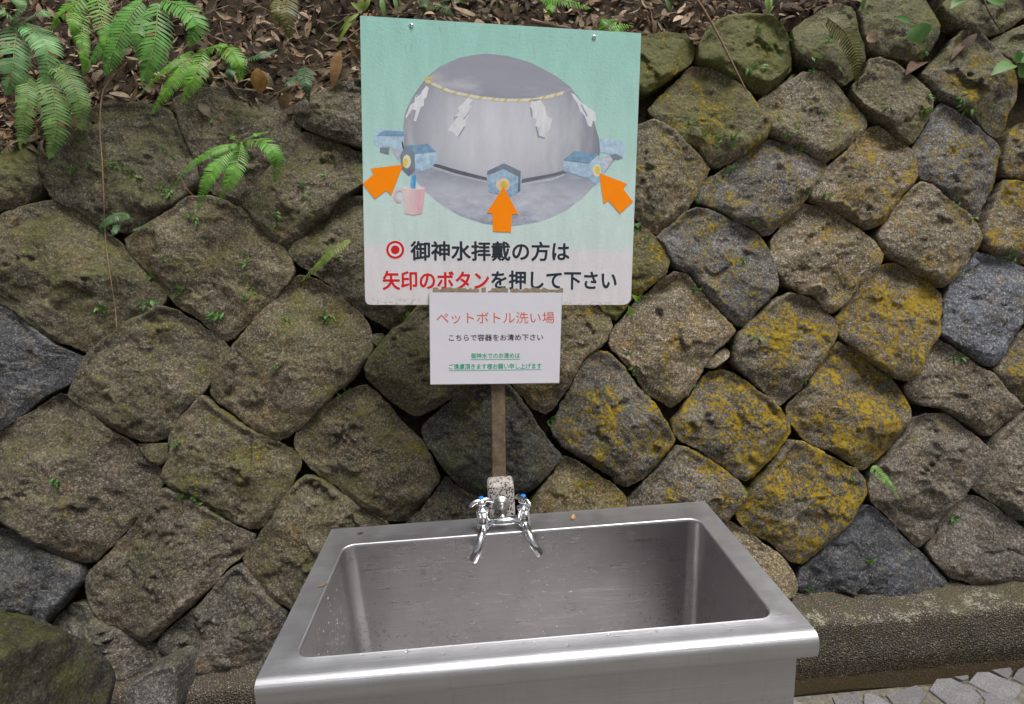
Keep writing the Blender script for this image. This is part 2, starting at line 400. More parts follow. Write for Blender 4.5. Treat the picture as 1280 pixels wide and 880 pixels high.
# ---------------------------------------------------------------- stone wall
# outlines of the stones: pixel traces laid on the battered wall plane; (lichen, moss, tone, brightness)
ST = [
 ("-60,175 0,172 25,165 38,190 45,218 47,232 30,252 0,262 -60,258", (0, .6, .1, .38)),
 ("40,195 60,165 85,145 125,132 180,128 212,138 224,160 236,188 248,208 247,226 225,250 195,270 175,282 150,290 120,282 95,262 60,245 50,230", (.02, .5, .15, .34)),
 ("218,128 240,112 290,110 340,118 365,145 373,158 372,170 350,193 325,218 312,240 302,258 280,252 264,240 252,222 242,195 229,165", (.02, .4, .05, .42)),
 ("372,130 395,118 425,105 455,98 482,120 482,178 455,182 430,178 405,170 385,161 372,152 366,140", (.02, .42, .05, .42)),
 ("380,164 405,172 435,184 455,193 472,208 466,222 445,232 425,250 410,268 390,282 372,300 360,310 348,310 330,290 312,268 304,258 315,243 330,220 352,195 368,178", (.04, .48, .05, .42)),
 ("450,244 480,246 530,266 545,310 542,350 522,381 505,400 489,409 470,402 452,391 434,376 410,354 382,336 366,323 360,317 372,301 385,285 412,264 435,244", (.16, .46, .1, .40)),
 ("-50,300 0,272 27,260 67,247 92,260 110,272 140,297 155,315 180,337 204,367 200,378 185,388 155,402 137,415 120,430 107,439 85,432 57,422 37,405 20,390 0,378 -50,362", (.04, .52, .1, .46)),
 ("155,299 180,283 212,264 235,246 262,244 300,260 308,264 327,285 355,312 362,325 367,340 357,355 335,380 310,405 282,426 272,422 255,407 240,395 215,377 205,364 180,335 160,317", (.07, .44, .0, .52)),
 ("0,383 20,393 40,410 60,428 85,441 104,449 100,460 95,470 85,478 65,487 50,495 25,518 0,537 -50,545 -50,372", (.0, .25, .8, .36)),
 ("200,382 215,385 230,397 255,412 275,427 285,437 277,448 267,463 257,480 251,492 230,515 220,530 207,547 192,553 175,551 152,542 130,530 107,515 92,505 83,495 86,485 95,470 107,448 130,426 157,404 185,390", (.10, .44, .1, .46)),
 ("376,344 395,350 415,363 432,378 452,395 460,406 466,425 466,436 457,452 440,475 422,489 410,499 395,515 390,520 375,534 362,544 347,551 332,546 312,534 290,517 270,504 260,492 262,482 267,460 282,443 300,423 317,403 340,378 357,358 367,347", (.14, .46, .0, .56)),
 ("40,512 67,495 80,496 92,507 110,518 132,536 150,548 167,560 185,576 200,592 201,605 190,622 177,637 162,655 145,675 122,697 117,702 107,706 97,705 80,695 57,682 37,672 25,662 0,647 -50,622 -50,562 0,538", (.05, .36, .15, .46)),
 ("170,556 190,555 211,554 210,563 208,575 200,582 188,577 178,568", (.1, .5, .1, .42)),
 ("253,495 267,508 290,523 312,538 340,553 362,563 374,576 372,588 362,607 350,627 337,645 327,659 310,662 292,656 267,641 240,625 212,606 202,596 204,587 210,577 212,560 215,540 225,525 240,508", (.16, .50, .05, .48)),
 ("208,610 230,618 250,631 275,651 295,663 316,671 310,682 300,697 282,712 265,731 250,746 230,764 212,779 195,796 185,801 172,799 155,793 140,784 120,779 110,766 104,747 103,727 108,717 125,702 142,683 162,661 175,650 187,630 197,615", (.04, .34, .15, .46)),
 ("-50,672 0,663 12,662 32,673 55,686 77,698 95,708 101,717 99,729 92,737 77,757 62,775 55,781 42,775 27,762 0,775 -50,800", (.0, .3, .75, .34)),
 ("97,757 105,760 112,773 122,782 142,788 160,798 182,806 194,811 206,825 201,837 185,847 160,852 140,857 125,867 100,858 85,838 70,818 60,803 59,786 72,768 87,758", (.0, .25, .35, .46)),
 ("297,708 305,713 320,731 340,755 357,770 352,800 345,838 320,843 300,841 275,850 257,852 240,845 225,832 208,822 197,812 198,803 210,788 232,771 250,756 267,736 282,718", (.02, .25, .3, .40)),
 ("381,595 400,599 420,613 445,628 465,641 484,655 492,700 455,740 400,770 365,765 340,753 320,729 305,710 303,702 312,685 322,672 337,653 352,628 367,606", (.08, .44, .05, .54)),
 ("400,512 415,500 435,490 457,481 467,490 485,508 500,528 521,546 531,560 544,585 548,600 540,615 525,635 511,651 485,651 465,638 442,623 420,609 400,596 386,585 375,572 367,560 367,547 375,535 387,524", (.18, .44, .0, .48)),
 ("522,383 545,377 600,380 636,402 630,440 605,470 580,486 562,497 542,511 522,519 507,515 495,506 482,495 461,475 456,460 461,447 473,432 490,413 502,406", (.22, .56, .05, .46)),
 ("580,488 595,482 635,482 642,488 660,513 680,543 695,563 701,572 692,584 677,601 660,616 630,620 597,619 582,611 566,599 553,582 536,560 527,542 528,531 545,518 562,503", (.14, .42, .5, .36)),
 ("557,597 567,606 585,616 597,622 618,628 622,660 612,690 520,682 506,660 513,651 530,633 545,616", (.06, .4, .3, .44)),
 ("705,571 720,576 742,591 762,603 779,617 783,625 781,660 700,690 652,670 656,640 667,622 681,606 693,591", (.24, .34, .0, .62)),
 ("702,381 745,382 762,398 763,410 759,425 747,435 730,447 720,465 707,487 695,507 684,518 667,512 656,498 643,482 634,460 640,420 662,388", (.30, .34, .05, .66)),
 ("735,362 798,356 790,374 780,388 770,400 757,394 747,381", (.5, .85, .1, .36)),
 ("768,300 785,277 800,281 820,298 834,318 837,330 830,344 815,356 800,367 785,371 768,370 763,330", (.46, .5, .1, .46)),
 ("842,340 857,343 867,356 880,371 895,388 908,402 919,412 910,426 892,439 881,455 871,477 861,494 852,503 840,508 825,501 806,487 796,470 781,450 766,437 762,430 766,415 776,402 790,386 800,373 810,367 825,352", (.32, .20, .1, .80)),
 ("870,260 885,262 910,275 935,286 950,296 960,311 969,333 972,352 969,362 957,376 942,391 934,404 925,407 910,397 897,385 885,372 877,362 870,352 862,342 845,334 837,320 830,307 822,297 828,291 842,280 857,266", (.36, .26, .65, .54)),
 ("817,150 830,156 845,166 857,181 875,196 888,210 882,220 875,236 862,256 847,274 830,286 819,291 810,285 797,272 786,255 766,250 762,200 782,167 800,156", (.28, .34, .15, .60)),
 ("865,81 885,83 905,93 925,108 935,118 947,133 957,151 961,165 955,174 940,186 920,199 900,208 887,204 872,185 855,175 840,160 823,146 813,135 825,121 842,106 855,93", (.30, .46, .1, .54)),
 ("790,62 800,46 830,40 858,43 870,58 867,74 850,89 825,106 808,116 792,113", (.30, 1.0, .1, .36)),
 ("872,58 885,34 910,21 940,19 965,19 980,27 987,42 990,67 989,85 982,99 970,109 957,118 940,111 927,101 910,94 889,82 873,75", (.14, .86, .1, .50)),
 ("950,126 965,116 985,103 1000,93 1017,89 1035,93 1047,106 1062,121 1080,138 1088,152 1080,164 1062,179 1045,194 1032,203 1017,196 1000,184 980,174 963,165 956,150 949,136", (.30, .32, .2, .72)),
 ("993,62 993,37 1005,27 1025,12 1050,4 1064,10 1071,32 1079,55 1083,72 1075,86 1065,99 1056,105 1042,96 1030,89 1012,84 1001,76", (.08, .5, .2, .46)),
 ("1073,15 1085,0 1110,-12 1155,-8 1167,14 1175,30 1171,50 1157,69 1142,74 1122,69 1100,66 1087,59 1078,42", (.10, .5, .3, .48)),
 ("1087,76 1100,73 1120,81 1140,96 1159,113 1165,125 1161,145 1151,164 1139,179 1127,171 1110,155 1093,142 1081,130 1067,115 1067,106 1080,93", (.16, .34, .2, .58)),
 ("1192,48 1205,38 1225,43 1240,58 1255,73 1267,86 1275,100 1275,117 1266,135 1261,155 1254,169 1245,169 1230,159 1215,146 1200,134 1185,126 1173,121 1166,112 1152,95 1165,78 1180,66", (.42, .34, .4, .48)),
 ("1178,7 1197,-12 1250,-18 1292,0 1292,15 1270,29 1247,41 1232,45 1220,41 1205,34 1188,29", (.12, .44, .2, .52)),
 ("1236,51 1255,43 1280,31 1312,28 1312,92 1286,94 1266,80 1251,65", (.16, .44, .2, .50)),
 ("1102,156 1117,166 1132,178 1142,197 1145,220 1140,230 1125,244 1110,266 1100,279 1087,286 1075,284 1062,274 1045,264 1027,256 1013,250 1014,237 1027,218 1042,203 1060,188 1070,176 1087,161", (.62, .18, .15, .62)),
 ("1177,131 1192,136 1210,151 1230,168 1246,181 1251,191 1250,200 1249,225 1237,246 1227,269 1215,269 1197,254 1180,239 1160,226 1150,221 1147,205 1143,186 1157,161 1167,141", (.52, .22, .75, .60)),
 ("1263,166 1276,156 1312,146 1312,230 1280,223 1259,221 1251,212 1253,190", (.56, .2, .2, .54)),
 ("965,173 987,181 1005,193 1020,201 1032,206 1031,210 1025,220 1012,239 1004,252 992,266 980,276 967,289 957,293 945,286 925,278 905,266 885,254 873,250 873,242 883,226 900,216 921,201 945,186", (.40, .26, .55, .58)),
 ("1000,256 1017,256 1037,262 1055,275 1072,288 1092,303 1103,317 1099,332 1085,344 1072,359 1057,379 1042,391 1030,384 1020,371 1002,365 983,356 971,337 965,320 966,300 981,281", (.36, .14, .1, .76)),
 ("1151,227 1162,231 1175,243 1192,256 1210,268 1224,287 1226,297 1221,310 1210,324 1200,339 1187,354 1179,359 1167,351 1145,339 1125,326 1108,319 1101,307 1097,295 1108,275 1123,253 1138,236", (.40, .16, .2, .74)),
 ("1255,227 1280,228 1312,231 1312,336 1280,329 1249,319 1231,309 1227,299 1231,281 1243,253", (.66, .14, .2, .60)),
 ("1223,315 1237,317 1260,326 1280,338 1290,350 1289,380 1272,406 1260,421 1252,439 1245,451 1235,457 1222,451 1202,436 1186,421 1178,416 1181,397 1183,377 1187,365 1198,346 1211,326", (.05, .05, 1.0, .72)),
 ("1110,330 1125,331 1145,341 1165,353 1180,366 1181,377 1176,397 1175,416 1162,431 1152,449 1142,469 1132,476 1120,471 1100,459 1080,446 1065,431 1053,419 1054,407 1048,397 1058,386 1070,371 1085,347 1097,336", (.80, .12, .2, .60)),
 ("985,368 1002,368 1020,378 1032,388 1044,398 1051,408 1051,418 1044,430 1031,447 1016,465 1001,484 985,499 977,506 967,501 957,490 940,475 926,462 917,452 918,436 919,423 927,413 942,398 958,383 971,373", (.54, .22, .35, .56)),
 ("882,459 886,450 897,441 907,435 913,440 911,447 902,455 892,461", (.1, .1, .1, .78)),
 ("890,465 905,463 917,467 935,479 952,494 960,497 976,513 989,528 991,540 984,551 971,569 956,586 942,596 932,601 922,596 907,584 890,574 871,561 852,551 843,540 843,528 854,513 866,496 872,485", (.64, .2, .4, .48)),
 ("750,438 765,444 779,457 789,473 804,491 819,506 831,523 841,543 843,552 834,567 819,584 804,599 785,607 770,604 765,596 746,584 726,571 707,560 694,547 688,535 692,530 699,510 714,485 724,462 737,446", (.54, .3, .5, .48)),
 ("848,557 865,562 885,573 905,588 921,601 933,616 931,625 919,639 911,647 888,670 800,672 781,640 787,627 808,603 826,586 838,568", (.52, .24, .4, .52)),
 ("1052,428 1065,433 1080,448 1100,463 1120,476 1134,496 1140,510 1138,522 1129,535 1119,547 1116,560 1104,571 1092,579 1085,585 1077,586 1060,576 1040,564 1020,556 1006,547 991,530 986,513 994,501 1011,486 1021,467 1036,446", (.82, .2, .2, .50)),
 ("990,551 1005,553 1022,563 1042,573 1062,586 1072,588 1085,601 1085,617 1076,631 1059,654 1039,674 1019,696 1005,706 993,704 976,690 961,675 941,667 926,652 922,642 933,627 946,608 966,586 981,563", (.74, .16, .3, .46)),
 ("914,654 935,666 955,681 977,696 986,707 994,722 996,735 990,746 970,754 925,735 900,690", (.02, .08, .0, .78)),
 ("1090,634 1105,643 1122,661 1140,681 1160,698 1177,716 1190,731 1182,740 1160,744 1110,750 1060,752 1035,749 1010,743 998,736 1006,713 1026,696 1046,673 1068,653", (.0, .10, .95, .22)),
 ("1167,517 1182,518 1200,531 1222,548 1236,563 1235,568 1229,585 1216,600 1201,619 1189,636 1179,652 1171,671 1152,684 1136,669 1121,654 1106,639 1093,627 1090,607 1096,591 1113,571 1123,553 1134,545 1146,523", (.08, .12, .35, .50)),
 ("1177,426 1187,431 1202,443 1222,458 1242,468 1259,490 1276,507 1269,517 1256,531 1242,545 1230,545 1215,534 1195,519 1177,511 1155,506 1141,497 1136,485 1146,468 1156,446 1166,431", (.10, .10, .2, .56)),
 ("1281,411 1312,402 1312,508 1280,506 1262,489 1248,476 1241,462 1251,451 1261,433", (.46, .2, .25, .58)),
 ("1271,521 1312,508 1312,640 1281,650 1265,647 1252,634 1235,621 1220,611 1218,602 1231,587 1238,569 1248,547 1263,532", (.06, .14, .3, .54)),
 ("1210,620 1225,623 1242,633 1260,646 1275,658 1312,662 1312,738 1280,732 1267,726 1250,730 1230,734 1210,727 1190,722 1180,712 1168,700 1163,687 1173,675 1183,655 1195,636", (.02, .1, .45, .48)),
 ("466,418 478,417 481,425 471,433 465,428", (.1, .5, .1, .4)),
 ("984,100 990,93 997,92 985,102 968,112", (.1, .4, .3, .3)),
 # stones behind the sign
 ("485,115 540,100 600,92 612,160 606,218 560,245 522,258 484,232 484,185", (.06, .4, .1, .42)),
 ("608,92 700,80 786,66 790,118 764,168 758,198 700,226 614,216 618,160", (.1, .5, .1, .42)),
 ("535,266 614,224 684,238 694,328 604,370 549,366 550,310", (.12, .4, .1, .44)),
 ("690,236 758,206 764,252 764,300 760,335 730,358 700,328", (.2, .4, .1, .46)),
 ("606,374 694,334 728,362 740,378 700,377 655,386 640,398", (.2, .4, .1, .44)),
 # stones behind and below the sink
 ("365,775 400,775 452,748 478,780 470,830 420,865 350,850", (.02, .2, .3, .42)),
 ("460,742 496,704 520,690 600,700 600,760 560,800 486,782", (.02, .2, .3, .44)),
 ("606,698 640,676 700,696 720,740 680,790 610,770", (.05, .2, .3, .44)),
 ("706,694 786,668 800,680 830,720 800,780 730,770", (.1, .2, .3, .44)),
 ("806,678 890,676 900,700 926,742 900,770 815,770", (.1, .2, .3, .44)),
]


def catmull(P, n):
    P = np.array(P, float); m = len(P); out = []
    seg = np.linalg.norm(np.roll(P, -1, 0) - P, axis=1); L = np.concatenate([[0], np.cumsum(seg)])
    for s in np.linspace(0, L[-1], n, endpoint=False):
        i = min(np.searchsorted(L, s, 'right') - 1, m - 1); t = (s - L[i]) / max(seg[i], 1e-9)
        p0, p1, p2, p3 = P[i - 1], P[i], P[(i + 1) % m], P[(i + 2) % m]
        cr = .5 * (2 * p1 + (p2 - p0) * t + (2 * p0 - 5 * p1 + 4 * p2 - p3) * t * t + (3 * p1 - p0 - 3 * p2 + p3) * t ** 3)
        out.append(.8 * (p1 + (p2 - p1) * t) + .2 * cr)
    return np.array(out)


def stone_mesh(uv, seed, N=116, K=30, depth=0.16):
    rng = random.Random(seed)
    Q = catmull(uv, N)
    if np.sum(Q[:, 0] * np.roll(Q[:, 1], -1) - Q[:, 1] * np.roll(Q[:, 0], -1)) < 0: Q = Q[::-1]
    cr = Q[:, 0] * np.roll(Q[:, 1], -1) - np.roll(Q[:, 0], -1) * Q[:, 1]; A = cr.sum() / 2
    c = np.array([((Q[:, 0] + np.roll(Q[:, 0], -1)) * cr).sum(), ((Q[:, 1] + np.roll(Q[:, 1], -1)) * cr).sum()]) / (6 * A)
    size = math.sqrt(abs(A)); sm = min(1.0, size / 0.3)
    t = np.roll(Q, -1, 0) - np.roll(Q, 1, 0); t /= np.linalg.norm(t, axis=1)[:, None]; nrm = np.stack([t[:, 1], -t[:, 0]], 1)
    e3 = np.c_[Q, np.full(len(Q), seed * 3.7)]
    Q = Q + nrm * ((fbm(e3, 22, 3, seed) * 0.007 + fbm(e3, 80, 2, seed + 5) * 0.0035 + 0.0050) * sm)[:, None]
    S = 1 - (np.arange(K) / K) ** 1.15
    XY = np.concatenate([c + (Q - c) * s for s in S] + [c[None]])
    a, b = Q, np.roll(Q, -1, 0); ab = b - a; L2 = (ab ** 2).sum(1)
    d = np.full(len(XY), 9.0)
    for k in range(0, len(XY), 800):
        X = XY[k:k + 800]; tt = np.clip(((X[:, None] - a) * ab).sum(2) / L2, 0, 1)
        d[k:k + 800] = np.sqrt((((a + tt[..., None] * ab) - X[:, None]) ** 2).sum(2).min(1))
    re = (0.013 + .010 * rng.random()) * sm
    rel = (XY - c) / size; low = np.clip(-rel[:, 1] * 1.7 - .15, 0, 1)
    rv = re * (1 + 2.2 * low)
    x = np.clip(d / rv, 0, 1); h = rv * np.sqrt(1 - (1 - x) ** 2)
    h = h + (0.012 + .016 * rng.random()) * sm * (1 - np.exp(-d / (0.07 * max(sm, .3))))
    P3 = np.c_[XY, np.full(len(XY), seed * 1.31)]
    env = np.clip(d / (0.03 * max(sm, .2)), 0, 1)
    # chipped facets: the face is cut by a few tilted planes
    rel = (XY - c) / size
    for k in range(5):
        g = rng.uniform(0, 6.283) if k else rng.uniform(4.2, 5.2)
        tilt = rng.uniform(.08, .24) * size; off = rng.uniform(.024, .058) * sm
        warp = fbm(P3, 7, 3, seed + 40 + k) * .015 * sm
        pl = off - tilt * np.clip(rel @ np.array([math.cos(g), math.sin(g)]) - rng.uniform(-.05, .25), 0, 9) * 1.6 + warp
        kk = .010 * sm; df = np.clip(.5 + .5 * (pl - h) / kk, 0, 1); h = np.where(True, pl * (1 - df) + h * df - kk * df * (1 - df), h)
    h = np.maximum(h, -.02) - np.clip(rel[:, 1], -.6, .6) * .040 * sm * env * (1 - .5 * low)
    def chips(cell, tilt_, step_, kk_, sd):
        rg = np.random.RandomState(sd); lo_, hi_ = XY.min(0), XY.max(0)
        nS = max(6, int((hi_ - lo_).prod() / cell ** 2)); S_ = lo_ + rg.rand(nS, 2) * (hi_ - lo_)
        G_ = rg.normal(0, tilt_, (nS, 2)); O_ = rg.normal(0, step_, nS)
        Wp = XY + np.stack([fbm(P3, 30, 2, sd), fbm(P3, 30, 2, sd + 3)], 1) * cell * .35
        D = ((Wp[:, None] - S_) ** 2 * np.array([1, 1.5])).sum(2); D -= D.min(1)[:, None]
        W_ = np.exp(-D * kk_ / cell ** 2); W_ /= W_.sum(1)[:, None]
        pl_ = O_ + ((XY[:, None] - S_) * G_).sum(2)
        return (W_ * pl_).sum(1)
    if N > 60:
        h = h + env * (chips(.11, .09, .003, 9, seed) + chips(.045, .06, .0006, 6, seed + 1))
    h = h + env * sm * (fbm(P3, 9, 3, seed + 11) * 0.009 + ridged(P3 * np.array([1, 1.6, 1]), 17, 4, seed + 21) * 0.0036 + fbm(P3, 50, 4, seed + 31, .7) * 0.0050)
    sh = env[:, None] * np.stack([fbm(P3, 40, 2, seed + 51), fbm(P3, 40, 2, seed + 61)], 1) * 0.004 * sm * np.clip(np.abs(rel).sum(1) * 2.2 - .25, 0, 1)[:, None]
    XY = XY + sh
    n0 = len(XY)
    V = [np.c_[XY, h], np.c_[Q - nrm * .003, np.full(N, -.03 * sm)], np.c_[c + (Q - c) * .90, np.full(N, -depth)]]
    V = np.concatenate(V)
    Fc = []
    for k in range(K - 1):
        for i in range(N): Fc.append((k * N + i, k * N + (i + 1) % N, (k + 1) * N + (i + 1) % N, (k + 1) * N + i))
    ce = K * N
    for i in range(N): Fc.append(((K - 1) * N + i, (K - 1) * N + (i + 1) % N, ce))
    for i in range(N):
        j = (i + 1) % N
        Fc.append((n0 + i, n0 + j, j, i)); Fc.append((n0 + N + i, n0 + N + j, n0 + j, n0 + i))
    return V, Fc, c


wall = thing('stone_wall', 'mossy dry-stone retaining wall of rough diamond-set boulders behind the sink', 'stone wall', loc=(0, .24, .2))
uvmap = Matrix(((1, 0, 0), (0, WV[1], WN[1]), (0, WV[2], WN[2]))).to_4x4()      # (u, v, w) -> world axes
bvV, bvF = [], []


def add_stone(uv, par, seed, N=116, K=30):
    V, Fc, c = stone_mesh(uv, seed, N, K)
    V = V.copy(); V[:, 0] -= c[0]; V[:, 1] -= c[1]
    me = mesh_np('stone', V, Fc)
    o = obj('stone', me, STONE, wall)
    o.matrix_local = Matrix.Translation(Vector(wall_pt(c[0], c[1]) - np.array([0, .24, .2]))) @ uvmap
    o.color = (par[0], par[1], par[2], par[3])
    b = len(bvV)
    Wd = np.array([wall_pt(c[0], c[1])]) + V[:, :1] * np.array([1., 0, 0]) + V[:, 1:2] * WV + V[:, 2:] * WN
    bvV.extend(map(tuple, Wd)); bvF.extend(tuple(b + i for i in f) for f in Fc)
    return o


hulls = []
for i, (s, par) in enumerate(ST):
    pp = pts(s); out_ = []
    for a_, (qx, qy) in enumerate(pp):            # stones that run out of the frame get a natural far corner
        nx, ny = pp[(a_ + 1) % len(pp)]; edge = qx <= -50 or qx >= 1292; sg = -1 if qx < 0 else 1
        out_.append((qx - sg * 4, qy) if edge else (qx, qy))
        if edge and (nx <= -50 or nx >= 1292): out_.append((qx + sg * (24 + 9 * (i % 3)), qy * .62 + ny * .38)); out_.append((qx + sg * 14, qy * .2 + ny * .8))
    uv = [wall_uv(*q) for q in out_]
    cxp = np.mean([q[0] for q in pts(s)])
    par = (par[0], par[1] - .06, min(1, par[2] + .12), par[3] * .84) if cxp < 640 else (min(.80, par[0] + (.12 if par[0] > .2 else .05)), par[1] + (.12 if np.mean([q[1] for q in pts(s)]) < 200 else .04), par[2], par[3] * .95)
    small = max(p[0] for p in uv) - min(p[0] for p in uv) < .2
    add_stone(uv, par, 101 + i, 48 if small else 150, 12 if small else 38)
    hulls.append(np.array(uv))
# the wall goes on past both ends of the traced part in the same diamond bond
CEN = np.concatenate(hulls)
g = 0.40
rng = random.Random(5)
jit = {}


def lat(i, j):
    if (i, j) not in jit: jit[(i, j)] = (rng.uniform(-.045, .045), rng.uniform(-.045, .045))
    return ((i - j) * g * .72 + jit[(i, j)][0], .9 + (i + j) * g * .66 + jit[(i, j)][1])


k = 0
for i in range(-9, 14):
    for j in range(-9, 14):
        q = np.array([lat(i, j), lat(i + 1, j), lat(i + 1, j + 1), lat(i, j + 1)]); m = q.mean(0)
        if not (-3.1 < m[0] < 3.4 and .12 < m[1] < (2.0 if m[0] < 0 else 2.3)): continue
        lo = q.min(0); hi = q.max(0)
        inside = ((np.abs(CEN - m).sum(1) < .15)).any()
        if inside or (-1.75 < m[0] < 1.85): continue
        q = m + (q - m) * .95
        rq = [q[a] * (1 - f) + q[(a + 1) % 4] * f for a in range(4) for f in (.12, .35, .65, .88)]
        add_stone(rq, (.3 if m[0] > 0 else .04, .35, rng.random() * .5, .4 + .25 * rng.random()), 400 + k, 60, 16); k += 1
bvh = BVHTree.FromPolygons(bvV, bvF)


def on_wall(px, py, lift=0.0):
    d = Vector(ray(px, py)).normalized(); o = Vector(CAM)
    hit = bvh.ray_cast(o, d)
    if hit[0] is None or hit[0].y > 1.2: return np.array(at_wall(px, py, .03)), WN
    return np.array(hit[0]) + np.array(hit[1]) * lift, np.array(hit[1])


# ---------------------------------------------------------------- footing, gutter, pavement, ground
fx = np.concatenate([np.linspace(-3.4, -1.5, 12)[:-1], np.linspace(-1.5, 2.4, 260), np.linspace(2.4, 3.7, 10)[1:]])
prof = [(.098, -.08), (.100, .02), (.104, .06), (.110, .10), (.115, .14), (.119, .176), (.124, .196), (.136, .206), (.16, .210), (.20, .213), (.24, .215), (.30, .218), (.40, .22)]
P = np.array([(x, y, z) for x in fx for (y, z) in prof])
top = np.clip((P[:, 2] - .02) / .15, 0, 1)
P[:, 2] *= np.where(P[:, 2] > 0, 1 - .30 * np.clip((-P[:, 0] - .45) / .35, 0, 1), 1)
P[:, 1] += fbm(P, 9, 3, 3) * .010 * (1 - .5 * top) + fbm(P, 45, 3, 8) * .004; P[:, 2] += top * (fbm(P, 6, 3, 5) * .016 + fbm(P, 50, 3, 9) * .004)
# the crest sinks a little and the footing widens towards the right
n = len(prof)
fo = obj('concrete_footing', mesh_np('concrete_footing', P, [(i * n + k, (i + 1) * n + k, (i + 1) * n + k + 1, i * n + k + 1) for i in range(len(fx) - 1) for k in range(n - 1)]), AGG)
struct(fo)
mb = MB()
gx = np.linspace(-3.4, 3.7, 60)
V = []
for x in gx:
    for (y, z) in ((.012, .0), (.016, -.028), (.06, -.032), (.112, -.028)): V.append((x, y + .01 * math.sin(x * 7) * (y < .02), z))
mb.add(V, [(i * 4 + k, (i + 1) * 4 + k, (i + 1) * 4 + k + 1, i * 4 + k + 1) for i in range(59) for k in range(3)])
struct(mb.build('gutter', GUTTER, smooth=True))
tw = NT('thin_water'); tw.out((0.10, 0.075, 0.04), 0.04, 0, tw.bump(tw.noise(24, 3, .5), .002, .4), .5, **{'Transmission Weight': 0.75, 'IOR': 1.33})
mb = MB(); V = []
for x in gx: V += [(x, .017 + .01 * math.sin(x * 7) * 0, -.017), (x, .112, -.017)]
mb.add(V, [(i * 2, i * 2 + 2, i * 2 + 3, i * 2 + 1) for i in range(59)])
struct(mb.build('water', tw.m))
mb = MB(); mb.box(-3.4, 3.7, -2.6, .014, -.06, -.003)
pave = struct(mb.build('pavement', MORTAR, bevel=.003))
mb = MB(); mb.add([(-120, -120, -.07), (120, -120, -.07), (120, 120, -.07), (-120, 120, -.07)], [(0, 1, 2, 3)])
struct(mb.build('ground', GROUND))
# pavers: rough granite setts laid on the diagonal
pm = {}
rng = random.Random(11)


def paver(poly, hgt):
    c = np.mean(poly, 0); m = len(poly); V = []
    for f, z in ((1.0, -.01), (1.0, hgt - .004), (.965, hgt)):
        for p in poly:
            V.append((*(c + (np.array(p) - c) * f - c), z + (rng.uniform(-.0015, .0015) if z > 0 else 0)))
    Fc = [(r * m + i, r * m + (i + 1) % m, (r + 1) * m + (i + 1) % m, (r + 1) * m + i) for r in range(2) for i in range(m)] + [tuple(2 * m + i for i in range(m))]
    me = mesh_np('paver', V, Fc, False)
    return obj('paver', me, PAVER, pave, (c[0], c[1], 0))


def clip_half(poly, ymax):
    out = []
    for a, b in zip(poly, poly[1:] + poly[:1]):
        if a[1] <= ymax: out.append(a)
        if (a[1] <= ymax) != (b[1] <= ymax):
            t = (ymax - a[1]) / (b[1] - a[1]); out.append((a[0] + (b[0] - a[0]) * t, ymax))
    return out


ang = R(-38); ca, sa = math.cos(ang), math.sin(ang); jj = {}


def pl(i, j):
    if (i, j) not in jj: jj[(i, j)] = (rng.uniform(-.014, .014), rng.uniform(-.012, .012))
    a, b = i * .165 + jj[(i, j)][0] + (j % 2) * .06, j * .128 + jj[(i, j)][1]
    return (1.6 + a * ca - b * sa, -.03 + a * sa + b * ca)


for s_ in ("1080,868 1086,867.5 1097,870.6 1113,882 1080,888", "1107,870 1146,856.6 1159,867.5 1149,882 1119,884", "1170,850 1188,848.8 1214,861 1227,872 1222,883 1190,886 1161,863", "1192.5,847 1210,845 1211,849 1203,852",
           "1220.6,841 1236,841 1255,849 1277,858 1275,867.5 1263,880 1252,875 1210,853.4", "1239,838.6 1263,834.7 1266,841 1260,849", "1265,849 1272,838 1290,830 1302,850 1285,858", "1230,878.4 1236,874 1250,880 1246,896 1232,894",
           "1040,872 1072,868 1078,880 1068,892 1046,886"):
    paver([tuple(at_z(*q_, 0)[:2]) for q_ in pts(s_)][::-1], .003 + rng.random() * .003)
for i in range(-34, 24):
    for j in range(-34, 34):
        q = [pl(i, j), pl(i + 1, j), pl(i + 1, j + 1), pl(i, j + 1)]
        m = np.mean(q, 0)
        if not (-2.1 < m[0] < 2.9 and -1.0 < m[1] < .03): continue
        if m[0] > 1.02 and m[0] < 2.08 and m[1] > -.13: continue
        q = [tuple(m + (np.array(p) - m) * .93) for p in q]
        q = clip_half(q, rng.uniform(.0, .010))
        if len(q) < 3: continue
        if max(p[0] for p in q) - min(p[0] for p in q) < .03: continue
        q = q[::-1] if False else q
        paver(q, .002 + rng.random() * .003)

# mossy boulder in the lower left corner, in front of the wall
bm_ = bmesh.new(); bmesh.ops.create_icosphere(bm_, subdivisions=6, radius=1.0)
V = np.array([v.co[:] for v in bm_.verts]); Fc = [tuple(v.index for v in f.verts) for f in bm_.faces]; bm_.free()
for dx, dy, dz, o_ in ((.75, -.3, .6, .62), (-.5, -.5, .7, .70), (.2, -.95, .25, .66), (.9, .1, .1, .8), (0, .1, 1, .85)):
    dn = np.array([dx, dy, dz]); dn = dn / np.linalg.norm(dn); s = V @ dn
    V = V - np.clip(s - o_, 0, 9)[:, None] * dn * .9
V = V * np.array([.44, .30, .40]); V = V * (1 + fbm(V, 5, 4, 77)[:, None] * .10 + fbm(V, 26, 3, 78)[:, None] * .02)
bo = obj('boulder', mesh_np('boulder', V, Fc), STONE)
tag(bo, 'dark green mossy boulder sitting low in front of the left stones', 'boulder'); bo.color = (.0, .38, .5, -.15)
BOULDER = bo
bo.location = at_y(-72, 948, -.28); bo.rotation_euler = (0, R(28), R(15))
bp = [wall_uv(*q) for q in pts("150,885 165,862 190,848 205,842 215,843 218,860 217,895 200,915 152,915")]
V, Fc, c = stone_mesh(bp, 903, 60, 16, .2); V = V.copy(); V[:, 0] -= c[0]; V[:, 1] -= c[1]
